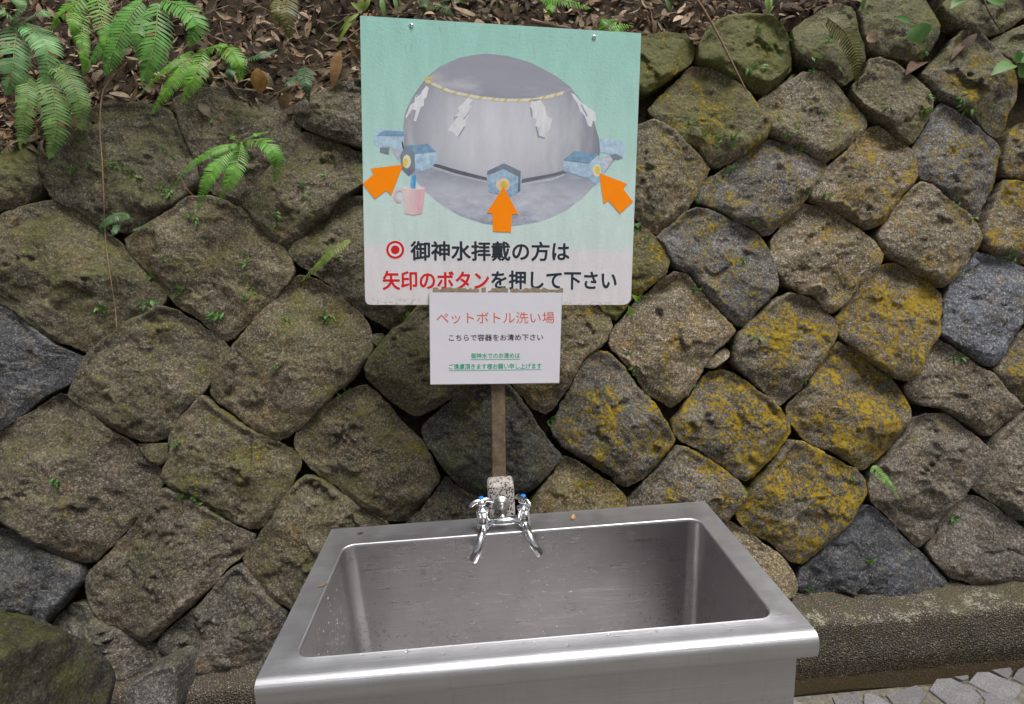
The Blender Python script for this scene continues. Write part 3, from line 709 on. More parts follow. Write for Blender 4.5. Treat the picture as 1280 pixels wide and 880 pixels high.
lo = obj('loose_rock', mesh_np('loose_rock', V, Fc), STONE); lo.color = (0, .15, .6, .48)
lo.matrix_world = Matrix.Translation(Vector(at_y(186, 878, .06))) @ uvmap
tag(lo, 'small grey wedge-shaped rock at the wall foot beside the footing', 'rock')

# ---------------------------------------------------------------- soil slope above the wall with leaf litter
tl = [wall_uv(*q) for q in pts("-120,190 0,168 60,148 120,126 215,122 240,108 340,112 380,112 455,92 620,70 800,42 870,34 910,18 1000,2 1080,-18 1280,-30")]
TX = np.array([-3.6] + [p[0] for p in tl] + [3.8]); TV = np.array([tl[0][1]] + [p[1] for p in tl] + [tl[-1][1]])
# earth packed behind the stones
mb = MB()
xs = np.linspace(-3.4, 3.7, 40); vs = np.linspace(0, 1, 24)
V = [wall_pt(u, -.3 + f * (np.interp(u, TX, TV) + .22), -.075 + .02 * math.sin(u * 9 + f * 17)) for f in vs for u in xs]
mb.add(V, [(r * 40 + c, r * 40 + c + 1, (r + 1) * 40 + c + 1, (r + 1) * 40 + c) for r in range(23) for c in range(39)])
eb = mb.build('earth_backing', SOIL, smooth=True); eb.parent = wall; eb.matrix_parent_inverse = Matrix.Translation((0, -.24, -.2))

SL = R(52)


def slope(x, t, lift=0.0):
    v = np.interp(x, TX, TV) - .05
    b = wall_pt(x, v, -.05)
    q = np.array([[x * 1.0, t, 3.0]])
    bmp = float(fbm(q, 3.2, 3, 12)[0]) * .07 * min(1, t * 4 + .2)
    return b + np.array([0, math.cos(SL), math.sin(SL)]) * t + np.array([0, -math.sin(SL), math.cos(SL)]) * (bmp + lift)


xs = np.linspace(-3.5, 3.7, 150); ts = np.concatenate([[-.10], np.linspace(0, 1.0, 30), np.linspace(1.1, 4, 10)])
V = [slope(x, max(t, 0)) + (np.array([0, .02, -.12]) if t < 0 else 0) for t in ts for x in xs]
so_ = obj('terrain', mesh_np('terrain', V, [(r * 150 + c, r * 150 + c + 1, (r + 1) * 150 + c + 1, (r + 1) * 150 + c) for r in range(len(ts) - 1) for c in range(149)]), SOIL)
struct(so_)

LEAFM = mat_tint('dry_leaf', .75, .25, .15, .35, 50, .001)
DRY = [(.20, .135, .08), (.30, .22, .14), (.13, .08, .045), (.40, .31, .21), (.24, .145, .075), (.09, .06, .04), (.34, .25, .17), (.17, .12, .085)]


def leaf_geo(p, t, nrm, L, Wd, curl, fold):
    """a pointed leaf: strips either side of a midrib, curled along its length"""
    t = t / np.linalg.norm(t); b = np.cross(nrm, t); b /= np.linalg.norm(b); nrm = np.cross(t, b)
    V, Fc = [], []
    prof = ((0, .08), (.2, .75), (.45, 1.0), (.72, .72), (1.0, .04))
    for s, w in prof:
        z = curl * L * (s - .5) ** 2 * 4 - curl * L * .5
        c = p + t * L * s + nrm * z
        V += [c + b * Wd * .5 * w + nrm * fold * Wd * w, c, c - b * Wd * .5 * w + nrm * fold * Wd * w]
    for i in range(len(prof) - 1):
        k = i * 3; Fc += [(k, k + 1, k + 4, k + 3), (k + 1, k + 2, k + 5, k + 4)]
    return V, Fc


mb = MB(); rng = random.Random(3)
sn = np.array([0, -math.sin(SL), math.cos(SL)])
for k in range(12500):
    x = rng.uniform(-2.9, 3.3); t = rng.random() ** 1.7 * 2.0
    if x > 1.0 and rng.random() < .25: continue
    L = rng.choice((.022, .03, .035, .045, .055, .07, .09)) * rng.uniform(.8, 1.2); 
    p = slope(x, t, rng.uniform(0, .03)) + np.array([rng.uniform(-.02, .02), 0, 0])
    a = rng.uniform(0, 6.283)
    dirv = np.array([math.cos(a), 0, 0]) + np.array([0, math.cos(SL), math.sin(SL)]) * math.sin(a)
    nn = sn + np.array([rng.gauss(0, .45), rng.gauss(0, .45), rng.gauss(0, .45)])
    if abs(np.dot(nn, dirv)) > .95 * np.linalg.norm(nn): nn = sn
    c = rng.choice(DRY); f = rng.uniform(.3, 1.1)
    mb.add(*leaf_geo(p, dirv + sn * rng.gauss(0, .3), nn, L, L * rng.uniform(.18, .42), rng.uniform(-.3, .3), rng.uniform(-.15, .3)), c=tuple(q * f for q in c))
stuff(mb.build('leaf_litter', LEAFM, smooth=True))
TWIG = mat_tint('dry_twig', .8, .2, 0, .3, 40)
mb = MB()
for k in range(170):
    x = rng.uniform(-2.2, 2.5); t = rng.random() * 1.0; a = rng.uniform(0, 6.283); L = rng.uniform(.06, .28)
    p = slope(x, t, .02); dv = np.array([math.cos(a), 0, 0]) + np.array([0, math.cos(SL), math.sin(SL)]) * math.sin(a)
    q = [p + dv * L * s + np.array([rng.gauss(0, .008) for _ in range(3)]) + sn * .012 for s in (0, .33, .66, 1)]
    f = rng.uniform(.6, 1.3); mb.add([], []); r0 = rng.uniform(.0012, .003)
    mb.tube(q, [r0, r0 * .9, r0 * .7, r0 * .4], 4, c=(.17 * f, .115 * f, .075 * f))
stuff(mb.build('fallen_twigs', TWIG, smooth=True))

# ---------------------------------------------------------------- sink
sink = thing('sink', 'wide stainless steel wash sink with a rolled front edge below the sign', 'sink', loc=(0, -.3, 0))


def spart(mb, name, mat, parent=sink, **kw):
    o = mb.build(name, mat, parent, **kw)
    if parent is sink: o.matrix_parent_inverse = Matrix.Translation((0, .3, 0))
    return o


def rrect(x0, x1, y0, y1, r, n=8):
    out = []
    for cx, cy, a0 in ((x1 - r, y1 - r, 0), (x0 + r, y1 - r, 90), (x0 + r, y0 + r, 180), (x1 - r, y0 + r, 270)):
        for k in range(n + 1): a = R(a0 + 90 * k / n); out.append((cx + r * math.cos(a), cy + r * math.sin(a)))
    return out


ZR = .8
X0, X1, Y0, Y1 = -.600, .600, -.592, 0.0
IN = (-.536, .536, -.554, -.104)
nq = 12
inner = rrect(*IN, .034, nq); m = len(inner)
# flat top: a ring between the inner rounded hole and the outer rectangle, outer points matched by direction
cx, cy = 0, (Y0 + Y1) / 2
outer = []
for (x, y) in inner:
    cands = []
    # project from the hole outwards along the side's normal
    ox = X1 if x >= IN[1] - .034 + 1e-6 else (X0 if x <= IN[0] + .034 - 1e-6 else x)
    oy = Y1 if y >= IN[3] - .034 + 1e-6 else (Y0 if y <= IN[2] + .034 - 1e-6 else y)
    outer.append((ox, oy))
# spread the corner fans along the two outer sides that meet there
for ci, (sx, sy) in enumerate(((X1, Y1), (X0, Y1), (X0, Y0), (X1, Y0))):
    ix = IN[1] - .034 if sx > 0 else IN[0] + .034; iy = IN[3] - .034 if sy == Y1 else IN[2] + .034
    for k in range(nq + 1):
        f = k / nq; A = (sx, iy) if ci % 2 == 0 else (ix, sy); B = (ix, sy) if ci % 2 == 0 else (sx, iy)
        q = (A[0] + ((sx, sy)[0] - A[0]) * f * 2, A[1] + (sy - A[1]) * f * 2) if f <= .5 else (sx + (B[0] - sx) * (f * 2 - 1), sy + (B[1] - sy) * (f * 2 - 1))
        outer[ci * (nq + 1) + k] = q
mb = MB(); V = []; 
lip = [(0.0, 0.0), (-.0016, .0004), (-.0032, -.0008), (-.0042, -.0036)]       # rounded lip (inset into hole, z)
inn2 = [rrect(IN[0] - o_, IN[1] + o_, IN[2] - o_, IN[3] + o_, .034 + o_, nq) for o_ in (.006, .003, .0, -.0015)]
rings = [[(x, y, ZR) for x, y in outer], [(x, y, ZR) for x, y in inn2[0]], [(x, y, ZR + .0012) for x, y in inn2[1]], [(x, y, ZR - .0005) for x, y in inn2[2]], [(x, y, ZR - .006) for x, y in inn2[3]]]
for r_ in rings: V += r_
Fc = [(r_ * m + i, r_ * m + (i + 1) % m, (r_ + 1) * m + (i + 1) % m, (r_ + 1) * m + i) for r_ in range(len(rings) - 1) for i in range(m)]
Fc = [f[::-1] for f in Fc]
mb.add(V, Fc)
# turned-down rim at the back and both sides
ob = [(X0, Y0), (X0, Y1), (X1, Y1), (X1, Y0)]
V = []
for (x, y) in ob: V += [(x, y, ZR), (x * 1.0008, y + (.0006 if y == Y1 else 0), ZR - .002), (x * 1.0008, y + (.0006 if y == Y1 else 0), ZR - .036), (x * .992, y, ZR - .037)]
mb.add(V, [(i * 4 + k, (i + 1) * 4 + k, (i + 1) * 4 + k + 1, i * 4 + k + 1) for i in range(3) for k in range(3)])
# rolled front edge
br = .022; V = []; arc = [(Y0, ZR)] + [(Y0 - .008 - br * math.sin(a), ZR - br + br * math.cos(a)) for a in np.linspace(.0, math.pi * .5, 12)]
arc += [(Y0 - .008 - br + .006 * (1 - math.cos(a)), ZR - br - .016 - .018 * math.sin(a)) for a in np.linspace(0, math.pi / 2, 6)]
arc += [(Y0 - .004, ZR - .058), (Y0 + .03, ZR - .058)]
na = len(arc)
for x in (X0, X1): V += [(x, y, z) for y, z in arc]
mb.add(V, [(k, k + 1, na + k + 1, na + k) for k in range(na - 1)] + [tuple(range(na))[::-1], tuple(na + k for k in range(na))])
spart(mb, 'rim', RIMS, smooth=True, sharp=.7)
# basin: walls of the tub, rounded floor
mb = MB(); V = []; levels = [(ZR - .006, .0015, .034), (ZR - .10, .004, .036), (ZR - .22, .008, .038), (.44, .014, .04), (.385, .024, .045), (.368, .05, .06)]
for z, o_, r_ in levels: V += [(x, y, z) for x, y in rrect(IN[0] + o_, IN[1] - o_, IN[2] + o_, IN[3] - o_, r_, nq)]
Fc = [(r_ * m + i, (r_ + 1) * m + i, (r_ + 1) * m + (i + 1) % m, r_ * m + (i + 1) % m) for r_ in range(len(levels) - 1) for i in range(m)]
Fc.append(tuple((len(levels) - 1) * m + i for i in range(m)))
mb.add(V, Fc)
spart(mb, 'basin', STEEL, smooth=True, sharp=.9)
mb = MB(); mb.tube([(0, -.33, .366), (0, -.33, .374)], [.045, .04], 24); spart(mb, 'drain', CHROME, smooth=True, sharp=.6)
# skirt panels under the rim and four legs
mb = MB()
mb.box(-.576, .576, -.584, -.575, .34, ZR - .050); spart(mb, 'front_panel', RIMS, bevel=.003)
for s in (-1, 1):
    mb = MB(); mb.box(min(s * .576, s * .568), max(s * .576, s * .568), -.574, -.02, .34, ZR - .034); spart(mb, 'side_panel', STEEL, bevel=.002)
mb = MB(); mb.box(-.567, .567, -.022, -.014, .34, ZR - .034); spart(mb, 'back_panel', STEEL, bevel=.002)
for sx in (-1, 1):
    for y in (-.55, -.05):
        mb = MB(); mb.box(sx * .555 - .012, sx * .555 + .012, y - .012, y + .012, -.02 if y > -.1 else .0, .35); spart(mb, 'leg', STEEL, bevel=.004)

# water drops on the steel
DROP = NT('water_drop'); DROP.out((1, 1, 1), .02, 0, None, .5, **{'Transmission Weight': 1.0, 'IOR': 1.33})
mb = MB(); rng = random.Random(21)


def drop(mb, p, nrm, r, flat=.5, run=1.0):
    nrm = np.array(nrm, float); a = np.cross(nrm, [.3, .5, .8]); a /= np.linalg.norm(a); b = np.cross(nrm, a)
    if abs(nrm[2]) < .5: b = np.array([0, 0, 1.]); a = np.cross(nrm, b)
    V, Fc = [], []
    for k, (rr, hh) in enumerate(((1, 0), (.92, .5), (.6, .88))):
        for i in range(8):
            g_ = 2 * math.pi * i / 8; V.append(p + a * r * rr * math.cos(g_) + b * r * rr * math.sin(g_) * run + nrm * r * hh * flat)
    V.append(p + nrm * r * flat)
    for k in range(2):
        for i in range(8): Fc.append((k * 8 + i, k * 8 + (i + 1) % 8, (k + 1) * 8 + (i + 1) % 8, (k + 1) * 8 + i))
    for i in range(8): Fc.append((16 + i, 16 + (i + 1) % 8, 24))
    mb.add(V, Fc)


for k in range(95):
    x = rng.gauss(-.02, .22); z = rng.uniform(.43, .79)
    if abs(x) > .5: continue
    o_ = .0015 + (ZR - .006 - z) / .27 * .0105
    drop(mb, np.array([x, IN[3] - o_ - .0006, z]), (0, -1, 0), rng.uniform(.0009, .0021), .5, rng.uniform(1, 1.7))
for k in range(60):
    z = rng.uniform(.6, .79); y = rng.uniform(-.5, -.15)
    drop(mb, np.array([IN[0] + .0035 + (ZR - z) * .035, y, z]), (1, 0, 0), rng.uniform(.001, .002), .5, 1.6)
for k in range(46):
    x = rng.uniform(-.45, .5); y = rng.choice((rng.uniform(-.588, -.562), rng.uniform(-.09, -.01)))
    if y > -.1 and abs(x) > .28: continue
    drop(mb, np.array([x, y, ZR]), (0, 0, 1), rng.uniform(.002, .0055), .28, rng.uniform(.7, 1.4))
stuff(mb.build('water_drops', DROP.m, smooth=True))

# a fallen leaf, some grit on the rim
mb = MB(); p = at_z(716, 650, ZR + .004)
mb.add(*leaf_geo(p, np.array([.25, 1, .1]), np.array([0, 0, 1.]), .032, .013, .15, .12), c=(.42, .24, .09))
tag(mb.build('fallen_leaf', LEAFM, smooth=True), 'small tan fallen leaf lying on the sink rim right of the taps', 'leaf')
for (px, py, L, a, c) in ((446, 667, .022, .2, (.06, .035, .02)), (396, 733, .03, .3, (.17, .12, .075))):
    mb = MB(); p = at_z(px, py, ZR + .003)
    mb.add(*leaf_geo(p, np.array([1, a, .02]), np.array([0, 0, 1.]), L, L * .35, .1, .1), c=c)
    tag(mb.build('leaf_fragment', LEAFM, smooth=True), 'dark curled leaf fragment on the back left corner of the sink rim' if py < 700 else 'flat brown leaf fragment on the left side of the sink rim', 'leaf')

# ---------------------------------------------------------------- granite water post with twin taps
pb = at_y(624.5, 594, .082); ptop = float(pb[2]); pxc = float(pb[0])
mb = MB(); mb.box(pxc - .043, pxc + .043, .012, .082, -.03, ptop)
pil = mb.build('granite_water_post', PILLAR, bevel=.012, seg=4)
tag(pil, 'speckled grey granite post with rounded top behind the sink, carrying the taps', 'post')
tap = thing('twin_tap', 'chrome twin outdoor tap with two blue-capped handles on the granite post', 'tap', loc=(pxc, .012, ptop - .1))


def tpart(mb, name, mat, parent=tap, **kw):
    o = mb.build(name, mat, None, **kw); o.parent = parent
    o.matrix_parent_inverse = Matrix.Translation(-Vector(tap.location)) if parent is tap else Matrix()
    return o


def lathe(mb, c, axis, prof, n=24, k=1.0):
    axis = np.array(axis, float); axis /= np.linalg.norm(axis)
    mb.tube([np.array(c) + axis * s for s, r in prof], [max(r * k, 1e-5) for s, r in prof], n)


BZ = float(at_y(627, 651, -.078)[2]); BX0 = float(at_y(604, 651, -.078)[0]); BX1 = float(at_y(655, 649, -.078)[0])
fc = at_y(627, 632, .0)
GALV = mat_simple('galvanised_flange', (0.46, 0.46, 0.45), .38, 1.0, var=.2, scale=60)
mb = MB(); fz = fc[2]
lathe(mb, (fc[0], .013, fz), (0, -1, 0), [(0, .001), (0, .026), (.004, .027), (.008, .024), (.012, .016), (.016, .0145), (.026, .0145)]); tpart(mb, 'flange', GALV, smooth=True, sharp=.8)
mb = MB(); mb.tube([(fc[0], -.006, fz), (fc[0], -.045, fz - .001), (fc[0], -.068, (fz + BZ) / 2), (fc[0], -.078, BZ)], .0125, 16); tpart(mb, 'inlet_pipe', CHROME, smooth=True)
mb = MB(); mb.tube([(BX0, -.078, BZ), ((BX0 + BX1) / 2, -.078, BZ - .002), (BX1, -.078, BZ)], .0128, 16); tpart(mb, 'cross_bar', CHROME, smooth=True)
BLUE = mat_simple('blue_cap', (0.02, 0.20, 0.62), .3, 0, var=.05)
for side, bx, hp, sp_, ha in ((-1, BX0, (601.5, 622), (592, 700), .35), (1, BX1, (654, 619.5), (674, 692), 2.0)):
    hb = at_y(hp[0], hp[1], -.075); sx_ = at_y(sp_[0], sp_[1], -.150)
    tz = hb[2]
    b0 = np.array([bx, -.078, max(BZ - .020, .804)]); b1 = np.array([hb[0], -.075, tz - .006]); ax = b1 - b0; L = np.linalg.norm(ax)
    mb = MB(); lathe(mb, b0, ax, [(0, .001), (0, .013), (.004, .0165), (.012, .0165), (.016, .0135), (.030, .0145), (L * .55, .0135), (L * .58, .0155), (L * .66, .0155), (L * .70, .0105), (L * .78, .0075), (L * .86, .0115), (L * .92, .0115), (L, .006)], k=1.32)
    body = tpart(mb, 'tap_body', CHROME, smooth=True, sharp=.9)
    # lever handle: an arched two-armed bar across the spindle
    mb = MB(); axn = ax / L; e1 = np.array([math.cos(ha), math.sin(ha) * .8, 0]); e1 -= axn * np.dot(e1, axn); e1 /= np.linalg.norm(e1)
    hc = b0 + axn * L * .93
    for sgn in (-1, 1):
        mb.tube([hc + e1 * sgn * s + axn * z for s, z in ((.0, .001), (.010, .003), (.021, .002), (.031, -.003), (.037, -.009))], [.0085, .0080, .0078, .0078, .0050], 12)
    lathe(mb, hc - axn * .004, axn, [(0, .009), (.004, .0105), (.010, .0095), (.014, .006)], 18)
    h_ = tpart(mb, 'handle', CHROME, body, smooth=True, sharp=.9)
    mb = MB(); lathe(mb, hc + axn * .0095, axn, [(0, .0078), (.004, .0078), (.0055, .006), (.0058, .0005)], 18); tpart(mb, 'blue_cap', BLUE, body, smooth=True, sharp=.7)
    # curved spout with a rolled end
    s0 = b0 + np.array([0, -.004, .006]); d_ = sx_ - s0
    path = [s0, s0 + np.array([d_[0] * .12, d_[1] * .40, -.002]), s0 + np.array([d_[0] * .30, d_[1] * .80, d_[2] * .16]), s0 + np.array([d_[0] * .62, d_[1] * 1.02, d_[2] * .56]), sx_]
    fine = []
    for i in range(len(path) - 1):
        p0, p1, p2, p3 = path[max(i - 1, 0)], path[i], path[i + 1], path[min(i + 2, 4)]
        for f in np.linspace(0, 1, 7)[:-1]: fine.append(.5 * (2 * p1 + (p2 - p0) * f + (2 * p0 - 5 * p1 + 4 * p2 - p3) * f * f + (3 * p1 - p0 - 3 * p2 + p3) * f ** 3))
    fine.append(path[-1]); rr = [.0092] * (len(fine) - 2) + [.0098, .0094]
    mb = MB(); mb.tube(fine, [q_ * 1.38 for q_ in rr], 16); 
    tpart(mb, 'spout', CHROME, body, smooth=True, sharp=.9)
    mb = MB(); e = fine[-1] - fine[-2]; e /= np.linalg.norm(e); mb.tube([fine[-1] - e * .004, fine[-1] + e * .0004], .0095, 12)
    tpart(mb, 'spout_mouth', mat_simple('dark_spout_mouth', (.02, .02, .02), .6), body, smooth=True)

# ---------------------------------------------------------------- sign on its wooden post
TILT = R(5)
SN = np.array([0, -math.cos(TILT), math.sin(TILT)])
SP0 = np.array([0, .125, 1.5])
cs = [at_plane(*q, SP0, SN) for q in ((456.5, 381), (788.5, 381), (801.5, 41.5), (450, 19.5))]
eX = (cs[1] - cs[0]) + (cs[2] - cs[3]); eX /= np.linalg.norm(eX); eY = np.cross(SN, eX); SO = cs[0].copy()
SM = Matrix(((eX[0], eY[0], SN[0], SO[0]), (eX[1], eY[1], SN[1], SO[1]), (eX[2], eY[2], SN[2], SO[2]), (0, 0, 0, 1)))
sign = thing('sign', 'large painted sign of a grey water globe with orange arrows on a wooden post', 'sign')
sign.matrix_world = SM


def sl(px, py):
    p = at_plane(px, py, SP0, SN) - SO; return np.array([p @ eX, p @ eY])


def flat(name, polys, mat, w, parent, joined=False):
    """thin painted or stuck-on shapes, slightly proud of the board"""
    if len(polys) > 1 and not joined:
        return [flat(name, [P], mat, w, parent) for P in polys]
    mb = MB()
    for P in polys:
        P = [np.array(p) for p in P]; n_ = len(P)
        if sum(P[i][0] * P[(i + 1) % n_][1] - P[(i + 1) % n_][0] * P[i][1] for i in range(n_)) < 0: P = P[::-1]
        bmf = [(p[0], p[1], w) for p in P]
        mb.add(bmf, [tuple(range(n_))])
    me = mesh_np(name, mb.V, mb.F, False)
    bm = bmesh.new(); bm.from_mesh(me); bmesh.ops.triangulate(bm, faces=[f for f in bm.faces if len(f.verts) > 4]); bm.to_mesh(me); bm.free()
    return obj(name, me, mat, parent)


def smoothp(s, n=60): return [tuple(p) for p in catmull([sl(*q) for q in pts(s)], n)]
def hardp(s): return [tuple(sl(*q)) for q in pts(s)]
def ell(px, py, rx, ry, n=28): return [tuple(sl(px + rx * math.cos(2 * math.pi * k / n), py + ry * math.sin(2 * math.pi * k / n))) for k in range(n)]


BOARD = mat_board()
q = [np.array(sl(*p)) for p in ((456.5, 381), (788.5, 381), (801.5, 41.5), (450, 19.5))]
ring = []
for i, rad in enumerate((.020, .028, .003, .003)):
    a, b, c = q[i - 1], q[i], q[(i + 1) % 4]; d1 = (a - b) / np.linalg.norm(a - b); d2 = (c - b) / np.linalg.norm(c - b)
    for k in range(7):
        f = k / 6; p1 = b + d1 * rad; p2 = b + d2 * rad; ring.append((1 - f) ** 2 * p1 + 2 * f * (1 - f) * b + f * f * p2)
n_ = len(ring); TH = .006
mb = MB(); V = [(p[0], p[1], 0.0) for p in ring] + [(p[0], p[1], -TH) for p in ring]
mb.add(V, [tuple(range(n_)), tuple(range(2 * n_ - 1, n_ - 1, -1))] + [(i, n_ + i, n_ + (i + 1) % n_, (i + 1) % n_) for i in range(n_)])
board = mb.build('board', BOARD, sign)
EX = .00014
gc = sl(622, 168); grx = float(sl(750, 168)[0] - gc[0]); gry = float(sl(622, 66)[1] - gc[1])
GLO = mat_paint('globe_paint', [(0.0, (0.60, 0.605, 0.67)), (.4, (0.52, 0.53, 0.60)), (.7, (0.38, 0.39, 0.46)), (1.0, (0.19, 0.20, 0.26))], 1, 0, 1, 22, (1, .25, 1), .30, .10, (16, (1, .18, 1), (0.66, 0.66, 0.70), .35), (float(gc[0]), float(gc[1]), grx * 1.02, gry * 1.12))
BOWL = mat_paint('bowl_paint', [(0, (0.09, 0.11, 0.16)), (.20, (0.19, 0.22, 0.29)), (.45, (0.40, 0.43, 0.52)), (.75, (0.44, 0.46, 0.54)), (1, (0.30, 0.33, 0.41))], 1, .19, .40, 30, (.5, 1, 1), .12, .22, (11, (.6, 1, 1), (0.58, 0.60, 0.67), .45))
flat('painted_bowl', [smoothp("486,181 499,190 516,200 537,204 570,215 610,224 652,226 702,216 741,206 756,197 770,192 768,201 757,215 745,230 728,248 705,265 675,277 640,283 605,280 575,270 550,255 530,238 512,216 499,202", 90)], BOWL, EX, board)
flat('painted_globe', [smoothp("505,190 503,170 506,142 515,122 532,98 550,83 575,72 605,67 635,70 665,79 695,95 715,112 730,130 742,150 749,175 750,192 746,203 725,209 700,215 650,224 610,222 570,213 540,202 518,196", 110)], GLO, EX * 2, board)
DARKP = mat_paint('dark_seam_paint', [(0, (0.07, 0.075, 0.10)), (1, (0.16, 0.17, 0.21))], 0, 0, .7, 40)
LID = mat_paint('lid_paint', [(0.0, (0.54, 0.55, 0.62)), (.35, (0.47, 0.48, 0.55)), (.62, (0.29, 0.30, 0.37)), (1, (0.30, 0.31, 0.38))], 1, .54, .68, 10, (.4, 1.3, 1), .05, .08, (7, (.5, 1.2, 1), (0.62, 0.62, 0.66), .5))
flat('painted_lid', [smoothp("534,99 550,83 575,72 605,67 635,70 665,79 695,95 717,112 700,117 680,122 650,125 620,124 590,121 562,114 545,107", 90)], LID, EX * 2.6, board)
flat('painted_collar', [hardp("486,181 501,184 505,192 504,206 496,199"), hardp("749,197 770,192 757,213 751,222 748,216"), hardp("537,206 570,217 609,226 609,228.5 570,219.5 536,208.5"), hardp("652,229 690,223 706,217 705,219.5 690,225.5 652,231.5")], mat_paint('collar_paint', [(0, (0.42, 0.44, 0.52)), (1, (0.50, 0.52, 0.59))], 0, 0, .7, 60, (1, 1, 1), .05, .18), EX * 2.5, board)
flat('painted_seam', [hardp("536,202 570,212 609,222 608,226 570,217 536,206"), hardp("652,224 690,217 722,208 706,217 680,223 652,229"), hardp("503,176 507,192 505,194 502,178")], DARKP, EX * 3, board)
LB = mat_paint('light_blue_paint', [(0, (0.26, 0.39, 0.54)), (1, (0.40, 0.55, 0.69))], 1, .36, .46, 60, (1, 1, 1), .08, .25)
MBp = mat_paint('mid_blue_paint', [(0, (0.11, 0.19, 0.30)), (1, (0.18, 0.32, 0.48))], 1, .33, .46, 60, (1, 1, 1), .08, .25)
SGp = mat_paint('slate_paint', [(0, (0.10, 0.13, 0.18)), (1, (0.20, 0.24, 0.30))], 1, .33, .46, 60)
flat('painted_nozzle', [hardp("467,168 474,160 505,163 504,189 486,182 475,185 467,180"), hardp("750,173 775,175 781,184 779,197 768,194 750,190")], LB, EX * 3, board)
flat('painted_nozzle', [hardp("518,193 545,190 546,203 535,212 519,216"), hardp("610,220 630,211 648,221 648,240 637,246 611,240"), hardp("704,201 735,205 735,223 705,214"), hardp("735,205 747,194 756,203 755,222 744,232 735,222")], LB, EX * 4, board)
flat('painted_nozzle', [hardp("507,182 535,180 545,190 518,193"), hardp("704,200 718,189 747,193 735,204"), hardp("480,163 505,164 505,170 470,170")], MBp, EX * 5, board)
flat('painted_nozzle', [hardp("500,195 507,182 518,191 519,213 511,220 502,211"), hardp("609,219 609,214 630,204 651,214 650,239 647,240 648,221 630,211"), hardp("475,185 487,184 486,193 475,190"), hardp("762,194 770,192 779,197 772,200 766,199")], SGp, EX * 5.6, board)
flat('painted_button', [ell(508.5, 202, 5, 8.5), ell(629, 231, 9, 8.5), ell(746, 213, 5.5, 8)], mat_paint('button_rim_paint', [(0, (0.62, 0.42, 0.34)), (1, (0.72, 0.66, 0.50))], 1, .34, .42, 80), EX * 6.4, board)
flat('painted_button', [ell(506.8, 203, 2.8, 5), ell(629.8, 231, 4.8, 4.6), ell(747, 212.5, 3.2, 5)], mat_paint('button_paint', [(0, (0.55, 0.40, 0.03)), (1, (0.70, 0.55, 0.08))], 1, .34, .42, 80), EX * 7, board)
# straw rope: slanted strands
rp = catmull([sl(*p_) for p_ in pts("533,101 545,107 562,114 582,119 602,122.5 625,125 648,125.5 668,124.5 690,120 706,115.5 719,111")] + [sl(*p_) for p_ in pts("706,115.6 690,120.1 668,124.6 648,125.6 625,125.1 602,122.6 582,119.1 562,114.1 545,107.1")], 96)[:46]
cr_, ye_ = [], []
for i in range(len(rp) - 2):
    a, b = rp[i], rp[i + 1]; t_ = (b - a) / np.linalg.norm(b - a); nn = np.array([-t_[1], t_[0]]); h_ = .0046
    quad = [a - nn * h_ - t_ * .003, a + (b - a) * .95 - nn * h_ - t_ * .003, a + (b - a) * 1.0 + nn * h_ + t_ * .004, a + nn * h_ + t_ * .004]
    (ye_ if i % 4 == 1 else cr_).append(quad)
CREAM = mat_paint('rope_cream_paint', [(0, (0.66, 0.63, 0.52)), (1, (0.70, 0.66, 0.55))], 0, 0, .7, 150)
YEL = mat_paint('rope_yellow_paint', [(0, (0.58, 0.46, 0.17)), (1, (0.64, 0.52, 0.22))], 0, 0, .7, 150)
stuff(flat('rope_strands', cr_, CREAM, EX * 4, board, True)); stuff(flat('rope_strands', ye_, YEL, EX * 4, board, True))
flat('painted_rope', [smoothp("530,101 531,97 536,95.5 542,97 541,99 536,98.5 534,101 536,104 533,105", 24)], YEL, EX * 4.5, board)
WHP = mat_paint('white_paint', [(0, (0.62, 0.64, 0.70)), (1, (0.70, 0.71, 0.75))], 1, .4, .7, 60)
flat('painted_paper_streamer', [hardp("533,107 536,110 533,122 530,124 530,132 526,134 520,152 517,151 520,138 515,137 508,148 507,146 513,131 518,128 519,120 526,116"),
      hardp("585,122 591,125 586,131 590,133 584,141 587,143 582,151 582,158 572,171 560,162 566,154 570,150 568,146 575,139 572,135 579,129"),
      hardp("664,125 675,124 681,133 683,145 690,148 688,160 680,172 674,169 675,160 669,158 671,150 665,146 667,138 663,134"),
      hardp("713,116 718,118 727,128 738,136 744,140 745,152 741,151 739,159 735,157 731,145 725,139 722,130")], WHP, EX * 4, board)
SHP = mat_paint('streamer_edge_paint', [(0, (0.22, 0.27, 0.38)), (1, (0.30, 0.36, 0.46))], 1, .4, .7, 60)
flat('painted_streamer_edge', [hardp("582,158 574,170 572,171 580,158"), hardp("586,142 580,150 579,149 585,141"), hardp("572,147 568,149 567,147 571,145"), hardp("664,134 666,146 664,146 662,134"), hardp("671,158 674,170 681,172 681,173.5 672,171 669,158"), hardp("526,116 519,121 520,122 527,117"), hardp("727,130 735,145 733,146 726,132")], SHP, EX * 4.6, board)
PINK = mat_paint('pink_paint', [(0, (0.66, 0.40, 0.45)), (.5, (0.72, 0.58, 0.60)), (1, (0.68, 0.42, 0.47))], 0, .095, .165, 40, (1, .3, 1), .02)
mugh = [tuple(sl(498.5 + 6.5 * math.cos(a), 245 + 8.5 * math.sin(a))) for a in np.linspace(R(55), R(305), 18)] + [tuple(sl(499.5 + 4.0 * math.cos(a), 245 + 6.0 * math.sin(a))) for a in np.linspace(R(305), R(55), 18)]
flat('painted_mug', [hardp("502,235 516,232.5 531.5,235 530,252 527.5,267 517,269 506,267 504.5,252"), mugh], PINK, EX * 6, board)
flat('painted_mug', [ell(517, 235, 14, 2.2)], mat_paint('pale_pink_paint', [(0, (.74, .62, .64)), (1, (.78, .68, .69))], 0, 0, .7, 60), EX * 6.6, board)
